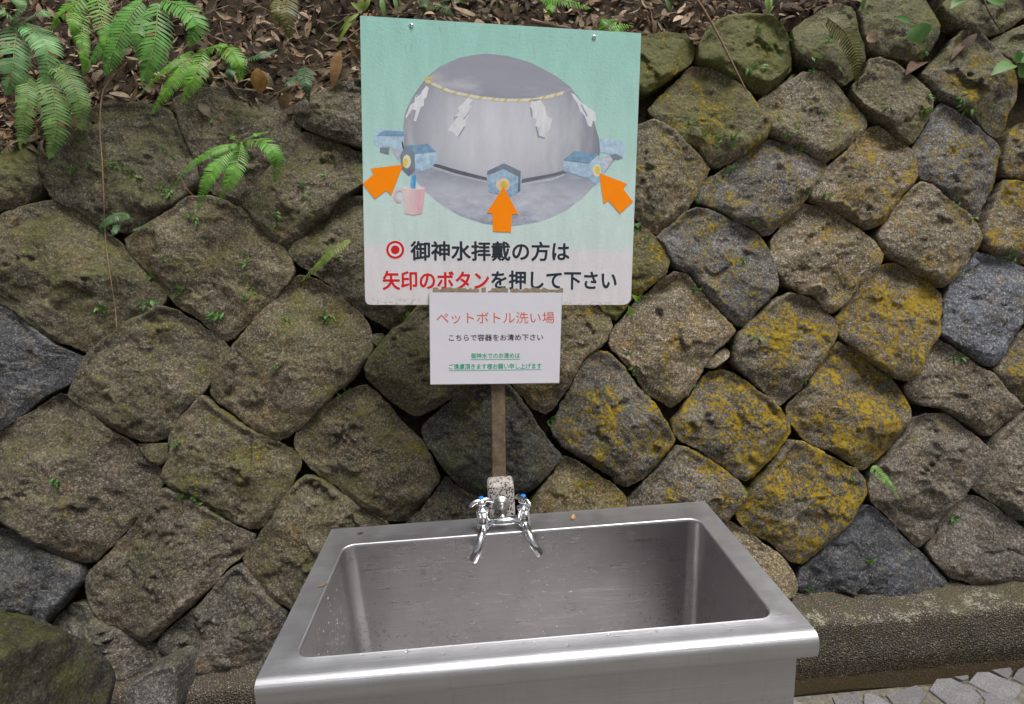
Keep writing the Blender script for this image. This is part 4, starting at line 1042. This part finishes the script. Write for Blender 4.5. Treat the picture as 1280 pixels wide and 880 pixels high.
flat('painted_water', [hardp("513.5,219 520,219 519.5,236 513,236")], mat_paint('water_blue_paint', [(0, (0.06, 0.28, 0.62)), (.5, (.55, .7, .82)), (1, (0.06, 0.30, 0.64))], 0, .12, .15, 220, (1, 1, 1), .05), EX * 7.2, board)
ORG = mat_simple('orange_sticker', (0.95, 0.255, 0.001), .6, 0, var=.03, spec=.15)
for s in ("503.9,206 489,244 483,238 468.5,248.7 453.4,229.8 467.4,217.7 463.3,210.6", "629.3,233.3 647.9,268 639.8,267.7 638.8,290.3 616.1,289.3 615.6,266.8 608.4,266", "749,216.4 784,229.8 778.9,235.9 791.4,252.2 774.7,267.1 760.5,250.5 754.5,254.8"):
    flat('arrow', [hardp(s)], ORG, EX * 8.5, board)
RED = mat_simple('red_lettering', (0.60, 0.006, 0.010), .45, var=.06); INK = mat_simple('dark_lettering', (0.012, 0.018, 0.032), .45, var=.1)
HALO = mat_simple('white_lettering_edge', (0.66, 0.68, 0.70), .5, var=.03)


def ringp(px, py, r0, r1, n=40):
    O_ = ell(px, py, r1, r1, n); I_ = ell(px, py, r0, r0, n)
    return [[O_[i], O_[(i + 1) % n], I_[(i + 1) % n], I_[i]] for i in range(n)]


flat('lettering_halo', [ell(494, 312.3, 12.2, 12.2)], HALO, EX * 2, board)
flat('target_ring', ringp(494, 312.3, 8.3, 11.3), RED, EX * 3, board, True); flat('target_dot', [ell(494, 312.3, 5.5, 5.5)], RED, EX * 3, board)


def text(name, body, p0, p1, hpx, mat, w, parent, loc, bold=0.0, nb=8):
    """lettering set so that its ink runs from pixel p0 to p1 (centre line) and is hpx tall"""
    c = bpy.data.curves.new(name, 'FONT'); c.body = body; c.size = 1; c.resolution_u = 3
    o = bpy.data.objects.new(name, c); COL.objects.link(o)
    me = bpy.data.meshes.new_from_object(o.evaluated_get(bpy.context.evaluated_depsgraph_get()))
    bpy.data.objects.remove(o); bpy.data.curves.remove(c)
    V = np.array([v.co[:] for v in me.vertices]); Fc = [tuple(p.vertices) for p in me.polygons]; bpy.data.meshes.remove(me)
    lo, hi = V.min(0), V.max(0)
    A, B = loc(*p0), loc(*p1); ex = B - A; Lx = np.linalg.norm(ex); ex = ex / Lx; ey = np.array([-ex[1], ex[0]])
    mid = (np.array(p0) + np.array(p1)) / 2; Hh = np.linalg.norm(loc(mid[0], mid[1] - hpx / 2) - loc(mid[0], mid[1] + hpx / 2))
    sx = (Lx - 2 * bold) / (hi[0] - lo[0]); sy = (Hh - 2 * bold) / (hi[1] - lo[1])
    u = A[None] + ((V[:, :1] - lo[0]) * sx + bold) * ex + ((V[:, 1:2] - (lo[1] + hi[1]) / 2) * sy) * ey
    mb = MB(); offs = [(0, 0)] + ([(math.cos(a) * bold, math.sin(a) * bold) for a in np.linspace(0, 2 * math.pi, nb, endpoint=False)] if bold else [])
    for i, (dx, dy) in enumerate(offs): mb.add(np.c_[u + np.array([dx, dy]), np.full(len(u), w + i * 1.2e-5)], Fc)
    return mb.build(name, mat, parent)


for body, p0, p1, hp_, mt in (('御神水拝戴の方は', (513, 313.5), (712, 314.5), 25, INK), ('矢印のボタン', (478, 350.5), (611.5, 350.5), 24.5, RED), ('を押して下さい', (614, 350), (771, 350.5), 24, INK)):
    text('lettering_halo', body, (p0[0] - 1, p0[1]), (p1[0] + 1, p1[1]), hp_ + 2, HALO, EX * 1.2, board, sl, .0046, 10)
    text('lettering', body, p0, p1, hp_, mt, EX * 2.2, board, sl, .0017, 8)
# old glue along the top of the notice
rng = random.Random(8); V = []
top_, bot_ = [], []
for px in np.linspace(541, 704, 60): top_.append(sl(px, 360.5 + rng.uniform(-1.6, 1.8) + (2.2 if 648 < px < 656 or 610 < px < 614 else 0))); bot_.append(sl(px, 365 + rng.uniform(-.3, .8)))
flat('glue_residue', [[top_[i], top_[i + 1], bot_[i + 1], bot_[i]] for i in range(59) if rng.random() > .1], mat_simple('dried_glue', (0.26, 0.21, 0.14), .8, var=.3, scale=90), EX * 4.5, board, True)
for px, py in ((514.2, 31.8), (742.5, 46.5)):
    p = sl(px, py); mb = MB(); lathe(mb, (p[0], p[1], 0), (0, 0, 1), [(0, .0065), (.0015, .0066), (.0035, .005), (.0045, .0025), (.0047, .0003)], 18)
    sc_ = mb.build('screw', CHROME, board, smooth=True)
    mb = MB(); mb.box(p[0] - .0035, p[0] + .0035, p[1] - .0006, p[1] + .0006, .0040, .0050); mb.build('screw_slot', mat_simple('screw_slot_dark', (.03, .03, .03), .6), board)
# wooden post behind the board down to the granite post
a = np.array(sl(622.7, 483)); b = np.array(sl(623.8, 592)); d_ = (b - a) / np.linalg.norm(b - a)
hw = .0225; nv = np.array([-d_[1], d_[0]])
mb = MB(); T_ = a - d_ * .78; B_ = b + d_ * .92; V = []
for w in (-TH - .0005, -TH - .036):
    for p in (T_ - nv * hw, T_ + nv * hw, B_ + nv * hw, B_ - nv * hw): V.append((p[0], p[1], w))
mb.add(V, [(0, 3, 2, 1), (4, 5, 6, 7), (0, 1, 5, 4), (1, 2, 6, 5), (2, 3, 7, 6), (3, 0, 4, 7)])
mb.build('post', WOOD, sign, bevel=.003)

# ---------------------------------------------------------------- paper notice
NP0 = SP0 + SN * .011
nc = [at_plane(*q, NP0, SN) for q in ((538, 480.5), (699, 478.5), (702.5, 366), (536.7, 365.5))]
NO = nc[0].copy()


def nl(px, py):
    p = at_plane(px, py, NP0, SN) - NO; return np.array([p @ eX, p @ eY])


notice = thing('notice', 'small white laminated notice with coral and green writing over the sign edge', 'notice')
notice.matrix_world = Matrix(((eX[0], eY[0], SN[0], NO[0]), (eX[1], eY[1], SN[1], NO[1]), (eX[2], eY[2], SN[2], NO[2]), (0, 0, 0, 1)))
q = [nl(*p) for p in ((538, 480.5), (699, 478.5), (702.5, 366), (536.7, 365.5))]
NBACK = mat_simple('grey_board_edge', (0.20, 0.19, 0.19), .6)
LAM = NT('laminated_paper'); LAM.out((0.66, 0.65, 0.72), .28, 0, LAM.bump(LAM.noise(8, 3, .5), .004, .5), .5)


def plate(P, z0, z1, name, mat, parent, bev=0):
    mb = MB(); n_ = len(P); mb.add([(p[0], p[1], z1) for p in P] + [(p[0], p[1], z0) for p in P], [tuple(range(n_)), tuple(range(2 * n_ - 1, n_ - 1, -1))] + [(i, n_ + i, n_ + (i + 1) % n_, (i + 1) % n_) for i in range(n_)])
    return mb.build(name, mat, parent, bevel=bev)


cq = np.mean(q, 0)
plate([p + np.sign(p - cq) * np.array([.0012, .0012]) + np.array([0, -.0014]) for p in q], -.0108 + .003, -.0006, 'backing_board', NBACK, notice, .0006)
nb_ = plate(q, -.0004, .0, 'paper', LAM.m, notice)
COR = mat_simple('coral_print', (0.62, 0.11, 0.05), .4, var=.05); GRN = mat_simple('green_print', (0.02, 0.36, 0.19), .4, var=.05); BLK = mat_simple('black_print', (0.02, 0.02, 0.03), .4)
text('printed_line', 'ペットボトル洗い場', (545.8, 397.5), (693, 397.0), 14.5, COR, .0003, nb_, nl)
text('printed_line', 'こちらで容器をお清め下さい', (561, 422.2), (679, 421.5), 8.2, BLK, .0003, nb_, nl, .0003, 4)
text('printed_line', '御神水でのお清めは', (588.7, 444.8), (649.8, 444.4), 7.0, GRN, .0003, nb_, nl, .0003, 4)
text('printed_line', 'ご遠慮頂きます様お願い申し上げます', (561, 458.4), (677, 457.4), 7.2, GRN, .0003, nb_, nl, .0003, 4)
for (x0, x1, y0, y1) in ((588.5, 650, 449.3, 448.8), (561, 677, 463, 461.6)):
    flat('underline', [[nl(x0, y0), nl(x1, y1), nl(x1, y1 + .7), nl(x0, y0 + .7)]], GRN, .0003, nb_)

# ---------------------------------------------------------------- plants
FERN = mat_tint('fern_leaf', .45, .3, .28, .22, 45)
WEED = mat_tint('weed_leaf', .55, .35, .25, .15, 60)


def curve_pts(C, n):
    C = [np.array(c, float) for c in C]; out = []
    m = len(C) - 1
    for s in np.linspace(0, m, n):
        i = min(int(s), m - 1); t = s - i
        p0, p1, p2, p3 = C[max(i - 1, 0)], C[i], C[i + 1], C[min(i + 2, m)]
        out.append(.5 * (2 * p1 + (p2 - p0) * t + (2 * p0 - 5 * p1 + 4 * p2 - p3) * t * t + (3 * p1 - p0 - 3 * p2 + p3) * t ** 3))
    return out


def frond_geo(mb, C, hw, col, rng, dens=1.0, gap=0.0, shape='lance', wf=1.0, up=None):
    n = 60; P = curve_pts(C, n); L = sum(np.linalg.norm(P[i + 1] - P[i]) for i in range(n - 1))
    r0 = max(.0009, hw * .035)
    rc = (min(1, col[0] * 1.5 + .03), col[1] * 1.15, col[2] * .8)
    mb.tube(P, [r0 * (1 - .75 * i / n) for i in range(n)], 4, c=rc)
    step = max(.0042, hw * .21) / dens; m = max(8, int(L / step))
    for k in range(m):
        s = (k + .5) / m
        if s < gap: continue
        i = min(int(s * (n - 1)), n - 2); p = P[i] + (P[i + 1] - P[i]) * (s * (n - 1) - i)
        t = P[min(i + 2, n - 1)] - P[max(i - 1, 0)]; t /= np.linalg.norm(t)
        view = CAM - p; view /= np.linalg.norm(view)
        nr = view + np.array([0, 0, .9]) if up is None else up
        nr = nr - t * np.dot(nr, t); nr /= np.linalg.norm(nr)
        b = np.cross(nr, t)
        u = (s - gap) / (1 - gap)
        if shape == 'lance': pr = min(1, .45 + u * 3.2) * (1 - u ** 2.6) ** .85
        else: pr = min(1, .75 + u * 1.8) * (1 - u) ** .8
        l = hw * max(pr, .06)
        for sd in (-1, 1):
            if rng.random() < .02: continue
            ll = l * rng.uniform(.88, 1.08); dv = b * sd * math.cos(.42) + t * math.sin(.42) - nr * rng.uniform(.05, .22); dv /= np.linalg.norm(dv)
            wv = np.cross(nr, dv); wd = step * .41 * wf
            f = rng.uniform(.72, 1.25); c = tuple(q * f for q in col)
            if rng.random() < .02: c = (.20, .14, .05); ll *= .7
            V = [p - wv * wd * .8, p + wv * wd * .8, p + dv * ll * .45 + wv * wd - nr * ll * .02, p + dv * ll * .45 - wv * wd - nr * ll * .02, p + dv * ll * .8 + wv * wd * .62 - nr * ll * .07, p + dv * ll * .8 - wv * wd * .62 - nr * ll * .07, p + dv * ll + t * ll * .12 - nr * ll * .12]
            mb.add(V, [(0, 1, 2, 3), (3, 2, 4, 5), (5, 4, 6)], c=c)


def fern(name, label, fronds, col, group=None, w=(0.03, .10, .07), seed=1, **kw):
    rng = random.Random(seed); t = None
    for (s, hwpx) in fronds:
        q = pts(s); C = []
        for i, (px, py) in enumerate(q):
            f = i / (len(q) - 1); ww = np.interp(f, [0, .5, 1], w)
            h = at_wall(px, py, .035)
            dirn = (CAM - h); dirn /= np.linalg.norm(dirn); C.append(h + dirn * ww * 1.2)
        d = np.linalg.norm(C[0] - CAM)
        if t is None: t = thing(name, label, 'fern', loc=tuple(C[0]), group=group)
        mb = MB(); f = rng.uniform(.85, 1.15)
        frond_geo(mb, C, hwpx * .86 * d / F, tuple(c * f for c in col), rng, **kw)
        o = mb.build('frond', FERN, smooth=True); o.parent = t; o.matrix_parent_inverse = Matrix.Translation(-Vector(t.location))
    return t


G1 = (.12, .32, .06); G2 = (.14, .33, .04); G3 = (.155, .37, .06); BLG = (.165, .34, .13)
fern('fern', 'large fern with bluish green fronds arching over the wall top, beside the hanging stem', [("22,30 18,60 15,90 7,118", 17), ("28,28 48,42 60,68 53,108", 16), ("20,26 5,14 -14,10", 9), ("14,30 22,8 24,-18", 9), ("30,26 48,16 64,16", 8)], BLG, seed=1)
fern('fern', 'ragged fern with long narrow fronds hanging lowest against the upper left stones', [("33,92 35,118 30,150 26,188", 12), ("60,85 67,118 70,160 61,198", 17), ("63,72 84,92 99,125 102,162", 15)], (.12, .23, .06), seed=2)
fern('fern', 'bright fern with five broad arching fronds above the leaf litter', [("178,0 158,28 142,64 131,94", 16), ("172,2 148,30 126,58 107,90", 9), ("197,4 195,40 188,75 178,104", 19), ("203,1 228,8 246,30 235,57", 18), ("186,14 172,42 176,76", 9)], G1, seed=3)
fern('fern', 'fine-leaved fern with feathery fronds between two larger ferns', [("120,-8 128,28 134,55 129,78", 14), ("98,-5 102,40 105,70 104,94", 11), ("110,-8 90,8 72,22 63,38", 13), ("96,5 92,28 94,55", 11)], G2, seed=4, shape='tri', dens=.95)
fern('fern', 'fern with four drooping fronds rooted in leaf litter just above the wall edge', [("240,64 226,88 208,114 190,142", 11), ("256,61 248,84 239,104 227,128", 14), ("262,60 284,61 298,78 299,101", 15), ("238,65 206,88 174,118", 5), ("258,60 272,56 284,55", 5)], G2, seed=5)
fern('fern', 'small lacy fern spreading sideways over dry leaves', [("296,74 318,71 347,62", 11), ("296,76 288,90 284,104", 10)], (.06, .14, .055), seed=6, shape='tri', dens=.85)
fern('fern', 'solitary light green fern growing from a joint high in the wall', [("296,180 268,188 236,208 212,240", 7), ("294,181 272,204 256,230 247,264", 12), ("302,178 296,205 284,230 271,253", 13), ("306,177 330,177 346,198 343,228", 14), ("304,176 316,169 336,164", 4), ("299,178 292,172 286,169", 5)], G3, w=(.04, .13, .06), seed=7)
fern('fern', 'tiny broad-tipped fern at the wall top edge beside the sign', [("381,84 382,102 386,127", 15), ("372,95 360,105 352,112", 6)], (.075, .16, .075), seed=8, shape='tri', dens=.8)
fern('fern', 'tiny fern sprouting where the hanging stem crosses a joint', [("160,267 144,271 128,282 122,302", 10), ("150,270 142,290 128,296", 6), ("183,282 168,287 158,292", 4)], (.075, .15, .06), seed=9, shape='tri', dens=.85)
fern('fern', 'yellowish little fern in a joint left of the sign', [("437,300 415,315 395,334 376,352", 8)], (.15, .22, .04), seed=10, dens=.5)
fern('fern', 'single pale green fern frond on the rough grey stones above the dark slate', [("1090,583 1104,596 1115,609 1124,625", 9)], (.20, .36, .10), w=(.02, .05, .04), seed=11, shape='tri', dens=.8)
fern('fern', 'fern peeping over the top edge of the sign by the right screw', [("738,46 752,36 772,31 792,33", 11), ("742,46 752,28 772,24", 8), ("746,46 768,38 788,41", 9)], G2, seed=12, dens=.85)
fern('fern', 'pale fern drooping over leaf litter above the middle of the sign', [("676,-4 704,0 738,10", 11), ("690,-4 688,10 680,20", 8)], G2, seed=13, dens=.7)
fern('fern', 'low fern behind the top edge of the sign by the left screw', [("530,-6 530,6 527,22", 9), ("538,6 556,10 570,21", 12), ("552,0 566,-2 584,4", 9)], (.07, .13, .045), seed=14, shape='tri', dens=.85)
fern('fern', 'withered olive fern frond hanging over the upper right stones', [("1034,22 1056,40 1070,70 1072,102", 13)], (.085, .085, .022), w=(.05, .09, .04), seed=15, dens=.95)
fern('fern', 'dull yellow-green feathery fern hanging through the leaf litter', [("360,-10 359,15 361,48", 14), ("352,-10 346,12 350,34", 9)], (.16, .165, .055), seed=16, dens=.8)


def sprig(name, label, stems, leaves, col, cat='plant', lift=.10, group=None, parts=True):
    """stems: pixel polylines; leaves: (base px, tip px, width px)"""
    def w(px, py, l=lift):
        h, nn = on_wall(px, py); dv = CAM - h; dv /= np.linalg.norm(dv); return h + dv * l
    base = w(*pts(stems[0])[0]) if stems else w(*leaves[0][0])
    t = thing(name, label, cat, loc=tuple(base), group=group)
    inv = Matrix.Translation(-Vector(t.location))
    for s in stems:
        mb = MB(); Q = curve_pts([w(*p, lift * (.3 + .7 * i / max(1, len(pts(s)) - 1))) for i, p in enumerate(pts(s))], 14)
        mb.tube(Q, .0016, 5, c=(.10, .12, .04)); o = mb.build('stem', WEED, smooth=True); o.parent = t; o.matrix_parent_inverse = inv
    for (a, b, wd) in leaves:
        A, B = w(*a), w(*b, lift * 1.1); d = np.linalg.norm(A - CAM); L = np.linalg.norm(B - A)
        nr = (CAM - A) / d + np.array([0, 0, .5]); mb = MB(); f = random.uniform(.85, 1.15)
        mb.add(*leaf_geo(A, B - A, nr, L, wd * d / F, -.12, .12), c=tuple(q * f for q in col))
        o = mb.build('leaf', WEED, smooth=True); o.parent = t; o.matrix_parent_inverse = inv
    return t


LG = (.13, .27, .075)
sprig('leafy_sprig', 'leafy sprig with a pointed heart-shaped leaf hanging over the upper right stones', ["1118,20 1135,26 1146,30"], [((1146, 30), (1151, 54), 19), ((1140, 28), (1118, 21), 6), ((1148, 30), (1168, 40), 6)], LG)
sprig('leafy_sprig', 'leafy sprig with pale oval leaves high over the top right stones', ["1250,-8 1225,-6 1205,-2"], [((1205, -2), (1189, 9), 10), ((1232, -3), (1257, 5), 9), ((1215, -4), (1200, -14), 8)], LG)
sprig('leafy_sprig', 'leafy sprig with broad green leaves beside the rounded stone at the right edge', ["1300,70 1285,76 1272,79"], [((1270, 79), (1240, 92), 13), ((1272, 77), (1296, 66), 14), ((1274, 82), (1290, 94), 15), ((1276, 76), (1268, 66), 8)], LG)
sprig('grass_tuft', 'tuft of grass blades at the top left corner of the sign', ["440,16 430,24 412,36 398,52"], [((453, 14), (452, -10), 5), ((455, 14), (464, -6), 5), ((452, 14), (438, 2), 5), ((450, 15), (424, 38), 4), ((446, 17), (418, 60), 4)], (.17, .25, .03), lift=.07)
sprig('grass_tuft', 'two upright grass blades on the leaf litter above the moss-topped stone', [], [((961, 17), (958, -12), 5), ((962, 17), (965, -4), 3)], (.22, .36, .08), lift=.05)
sprig('grass_tuft', 'thin grass blades on the leaf litter behind the sign', [], [((480, 20), (476, -8), 6), ((497, 15), (492, -8), 5), ((840, 16), (830, -6), 4), ((1078, 14), (1080, -8), 4)], (.12, .22, .06), lift=.05)
sprig('seedling', 'seedling with two drooping bright green leaves at the lower right corner of the sign', [], [((800, 379), (790, 368), 7), ((789, 396), (786, 382), 7), ((798, 376), (803, 366), 4)], (.20, .40, .05), 'seedling', lift=.03)

# tiny weeds in joints and on faces: a few shapes, many individuals
wm = []
for v in range(6):
    r_ = random.Random(50 + v); mb = MB()
    for k in range(r_.randint(5, 10)):
        a = r_.uniform(0, 6.283); L = r_.uniform(.012, .030); el = r_.uniform(.25, 1.0); off = np.array([r_.uniform(-.014, .014), r_.uniform(-.010, .010), 0])
        dv = np.array([math.cos(a) * math.cos(el), math.sin(a) * math.cos(el) - .25, math.sin(el)])
        f = r_.uniform(.7, 1.3); mb.add(*leaf_geo(off, dv, np.array([0, .2, 1.]) if abs(dv[2]) < .9 else np.array([1., 0, 0]), L, L * r_.uniform(.2, .34), -.15, .12), c=(.11 * f, .25 * f, .055 * f))
    me = mesh_np('small_weed', mb.V, mb.F)
    at = me.color_attributes.new('tint', 'FLOAT_COLOR', 'POINT'); at.data.foreach_set('color', np.array([(*c, 1.0) for c in mb.C], float).ravel())
    me.materials.append(WEED); wm.append(me)
WPX = pts("""245,275 238,268 212,240 265,150 250,158 205,190 218,195 112,208 140,205 160,215 175,218 200,232 205,240 92,215 222,372 228,362 206,328 190,342 182,375 130,385
125,386 262,388 275,392 268,395 312,325 305,352 318,360 305,372 335,285 345,278 385,245 378,232 405,222 345,268 410,315 425,322 356,400 410,400 345,458 355,415 410,395 432,492 505,400
510,394 240,622 250,630 230,618 268,640 205,603 186,627 222,558 1108,138 1113,134 1160,122 1048,150 1030,145 985,170 995,160 972,150 900,175 880,168 925,170 930,185 915,178 860,160
912,212 905,215 870,250 1000,185 1015,90 1040,52 1025,75 1018,72 1060,95 1050,85 1150,70 1155,140 1200,125 1205,130 1210,135 1240,135 1022,225 1010,240 1030,245 1200,255 1215,272
800,280 795,290 808,300 866,350 872,362 785,440 795,475 792,462 915,425 945,420 1005,475 1095,460 1108,467 1235,460 1205,345 1195,445 688,528 875,565 935,605 940,615 1190,650 1278,655
1265,310 1270,318 760,428 930,330 940,275 870,482 1065,600 1085,700 1010,735 600,610 1260,320 990,52 1000,60 945,40 960,58 975,70 960,85 935,90 1125,80 1155,62 70,600""")
rng = random.Random(31)
for i, (px, py) in enumerate(WPX):
    p, nn = on_wall(px, py, -.001)
    o = tag(obj('small_weed', wm[rng.randrange(6)]), ('tiny green weed sprouting on the brown stones left of the sign' if px < 460 else 'tiny green weed sprouting on the mossy stones by the leaf litter right of the sign' if py < 200 else 'tiny green weed sprouting among the golden-lichened stones right of the taps'), 'weed', 'small weeds sprouting on the stone wall')
    q = Vector(nn).to_track_quat('Z', 'Y'); s = rng.uniform(.55, 1.35)
    o.matrix_world = Matrix.Translation(Vector(p)) @ q.to_matrix().to_4x4() @ Matrix.Rotation(rng.uniform(0, 6.28), 4, 'Z') @ Matrix.Scale(s, 4)

# hanging stem, bare twigs
def stem(name, label, s, r, col, lift, cat='stem'):
    Q = []
    for (px, py) in pts(s):
        h, nn = on_wall(px, py); dv = CAM - h; dv /= np.linalg.norm(dv); Q.append(h + dv * lift)
    mb = MB(); C = curve_pts(Q, 40); mb.tube(C, [r * (1 - .4 * i / 40) for i in range(40)], 6, c=col)
    return tag(mb.build(name, TWIG, smooth=True), label, cat)


stem('hanging_stem', 'long thin brown plant stem hanging down the upper left stones', "159,78 140,98 128,118 125,160 128,205 130,255 132,300 138,345 144,385 146,412", .0026, (.24, .165, .095), .03)
stem('twig', 'straight reddish brown twig leaning on the mossy stone right of the sign', "872,0 888,26 905,58 920,88 933,114", .0048, (.24, .155, .11), .03, 'twig')
stem('twig', 'short brown twig lying on leaf litter behind the top of the sign', "664,26 684,31 712,36", .009, (.22, .15, .11), .05, 'twig')
stem('twig', 'thin curved twig crossing the upper right stones', "1228,-6 1236,14 1248,34 1258,42", .003, (.10, .075, .06), .03, 'twig')
stem('root', 'short orange root strand over the joint below the wall fern', "226,222 232,234 243,246", .0016, (.30, .14, .07), .02, 'root')
for (px, py, bx, by, wd, c, lab) in ((1200, 66, 1222, 40, 8, (.11, .075, .05), 'curled dry leaf lodged in the joint above the rounded right stone'), (1190, 72, 1208, 52, 6, (.15, .10, .07), 'narrow dry leaf lodged beside the curled one in the upper right joint'),
      (1085, 42, 1096, 52, 11, (.36, .26, .17), 'pale dry leaf on the upper right stone beside the withered fern'), (1135, 88, 1160, 78, 14, (.10, .06, .035), 'dark rotted leaf clump wedged between the upper right stones'),
      (425, 62, 415, 110, 12, (.26, .15, .06), 'large brown dead leaf hanging over the wall top beside the small fern'), (322, 85, 326, 118, 17, (.30, .17, .05), 'broad orange-brown dead leaf standing in the leaf litter'),
      (84, 145, 108, 162, 12, (.20, .13, .07), 'brown dead leaf lying on the top left stone'), (262, 145, 248, 128, 10, (.22, .17, .13), 'grey-brown dead leaf at the joint between two upper left stones'),
      (362, 118, 350, 138, 13, (.19, .12, .06), 'brown dead leaf drooping over the dark joint left of the sign')):
    sg = sprig('dead_leaf', lab, [], [((px, py), (bx, by), wd)], c, 'leaf', lift=.02)
    for ch in sg.children: ch.data.materials[0] = LEAFM

# ---------------------------------------------------------------- unseen trees added behind the camera for the forest; they block low sky light
BARK = mat_simple('bark', (0.09, 0.07, 0.05), .9, var=.4, scale=14, bumpd=.02, bscale=30)
CROWN = mat_tint('tree_leaf', .6, .3, .3, .2, 4)
for k, (ang, dist, hgt) in enumerate(((-105, 4.6, 7.0), (-72, 5.4, 8.0), (-40, 6.2, 7.6), (-12, 7.4, 7.6), (16, 8.2, 7.0), (44, 9.0, 6.5), (74, 7.6, 6.6), (100, 6.5, 7.0))):
    r_ = random.Random(700 + k); bx, by = math.sin(R(ang)) * dist, -1.0 - math.cos(R(ang)) * dist
    t = thing('unseen_tree', 'leafy tree standing across the path opposite the stone wall', 'unseen_tree', (bx, by, -.07), 'unseen trees added for shade')
    mb = MB(); tp = [np.array([bx + .12 * math.sin(i * 1.3 + k), by + .1 * math.cos(i * 1.7 + k), -.1 + hgt * .85 * i / 8]) for i in range(9)]
    mb.tube(tp, [.20 - .018 * i for i in range(9)], 10)
    for q_ in range(7):
        b_ = tp[3 + q_ % 5]; a_ = r_.uniform(0, 6.28); e_ = b_ + np.array([math.cos(a_) * 1.3, math.sin(a_) * 1.3, r_.uniform(.4, 1.2)])
        mb.tube([b_, (b_ + e_) / 2 + np.array([0, 0, .1]), e_], [.07, .05, .02], 6)
    o = mb.build('trunk', BARK, smooth=True); o.parent = t; o.matrix_parent_inverse = Matrix.Translation(-Vector(t.location))
    mb = MB(); cl = [(np.array([bx + r_.gauss(0, .95), by + r_.gauss(0, .8), r_.uniform(1.2, hgt)]), r_.uniform(.45, .85)) for _ in range(26)]
    for q_ in range(2600):
        c_, rad = r_.choice(cl); p_ = c_ + np.array([r_.gauss(0, rad * .5) for _ in range(3)])
        f = r_.uniform(.6, 1.3); a_ = r_.uniform(0, 6.28)
        mb.add(*leaf_geo(p_, np.array([math.cos(a_), math.sin(a_), r_.gauss(-.2, .3)]), np.array([r_.gauss(0, .4), r_.gauss(0, .4), 1.]), r_.uniform(.14, .26), r_.uniform(.08, .14), -.1, .1), c=(.055 * f, .10 * f, .025 * f))
    o = mb.build('crown', CROWN, smooth=True); o.parent = t; o.matrix_parent_inverse = Matrix.Translation(-Vector(t.location))
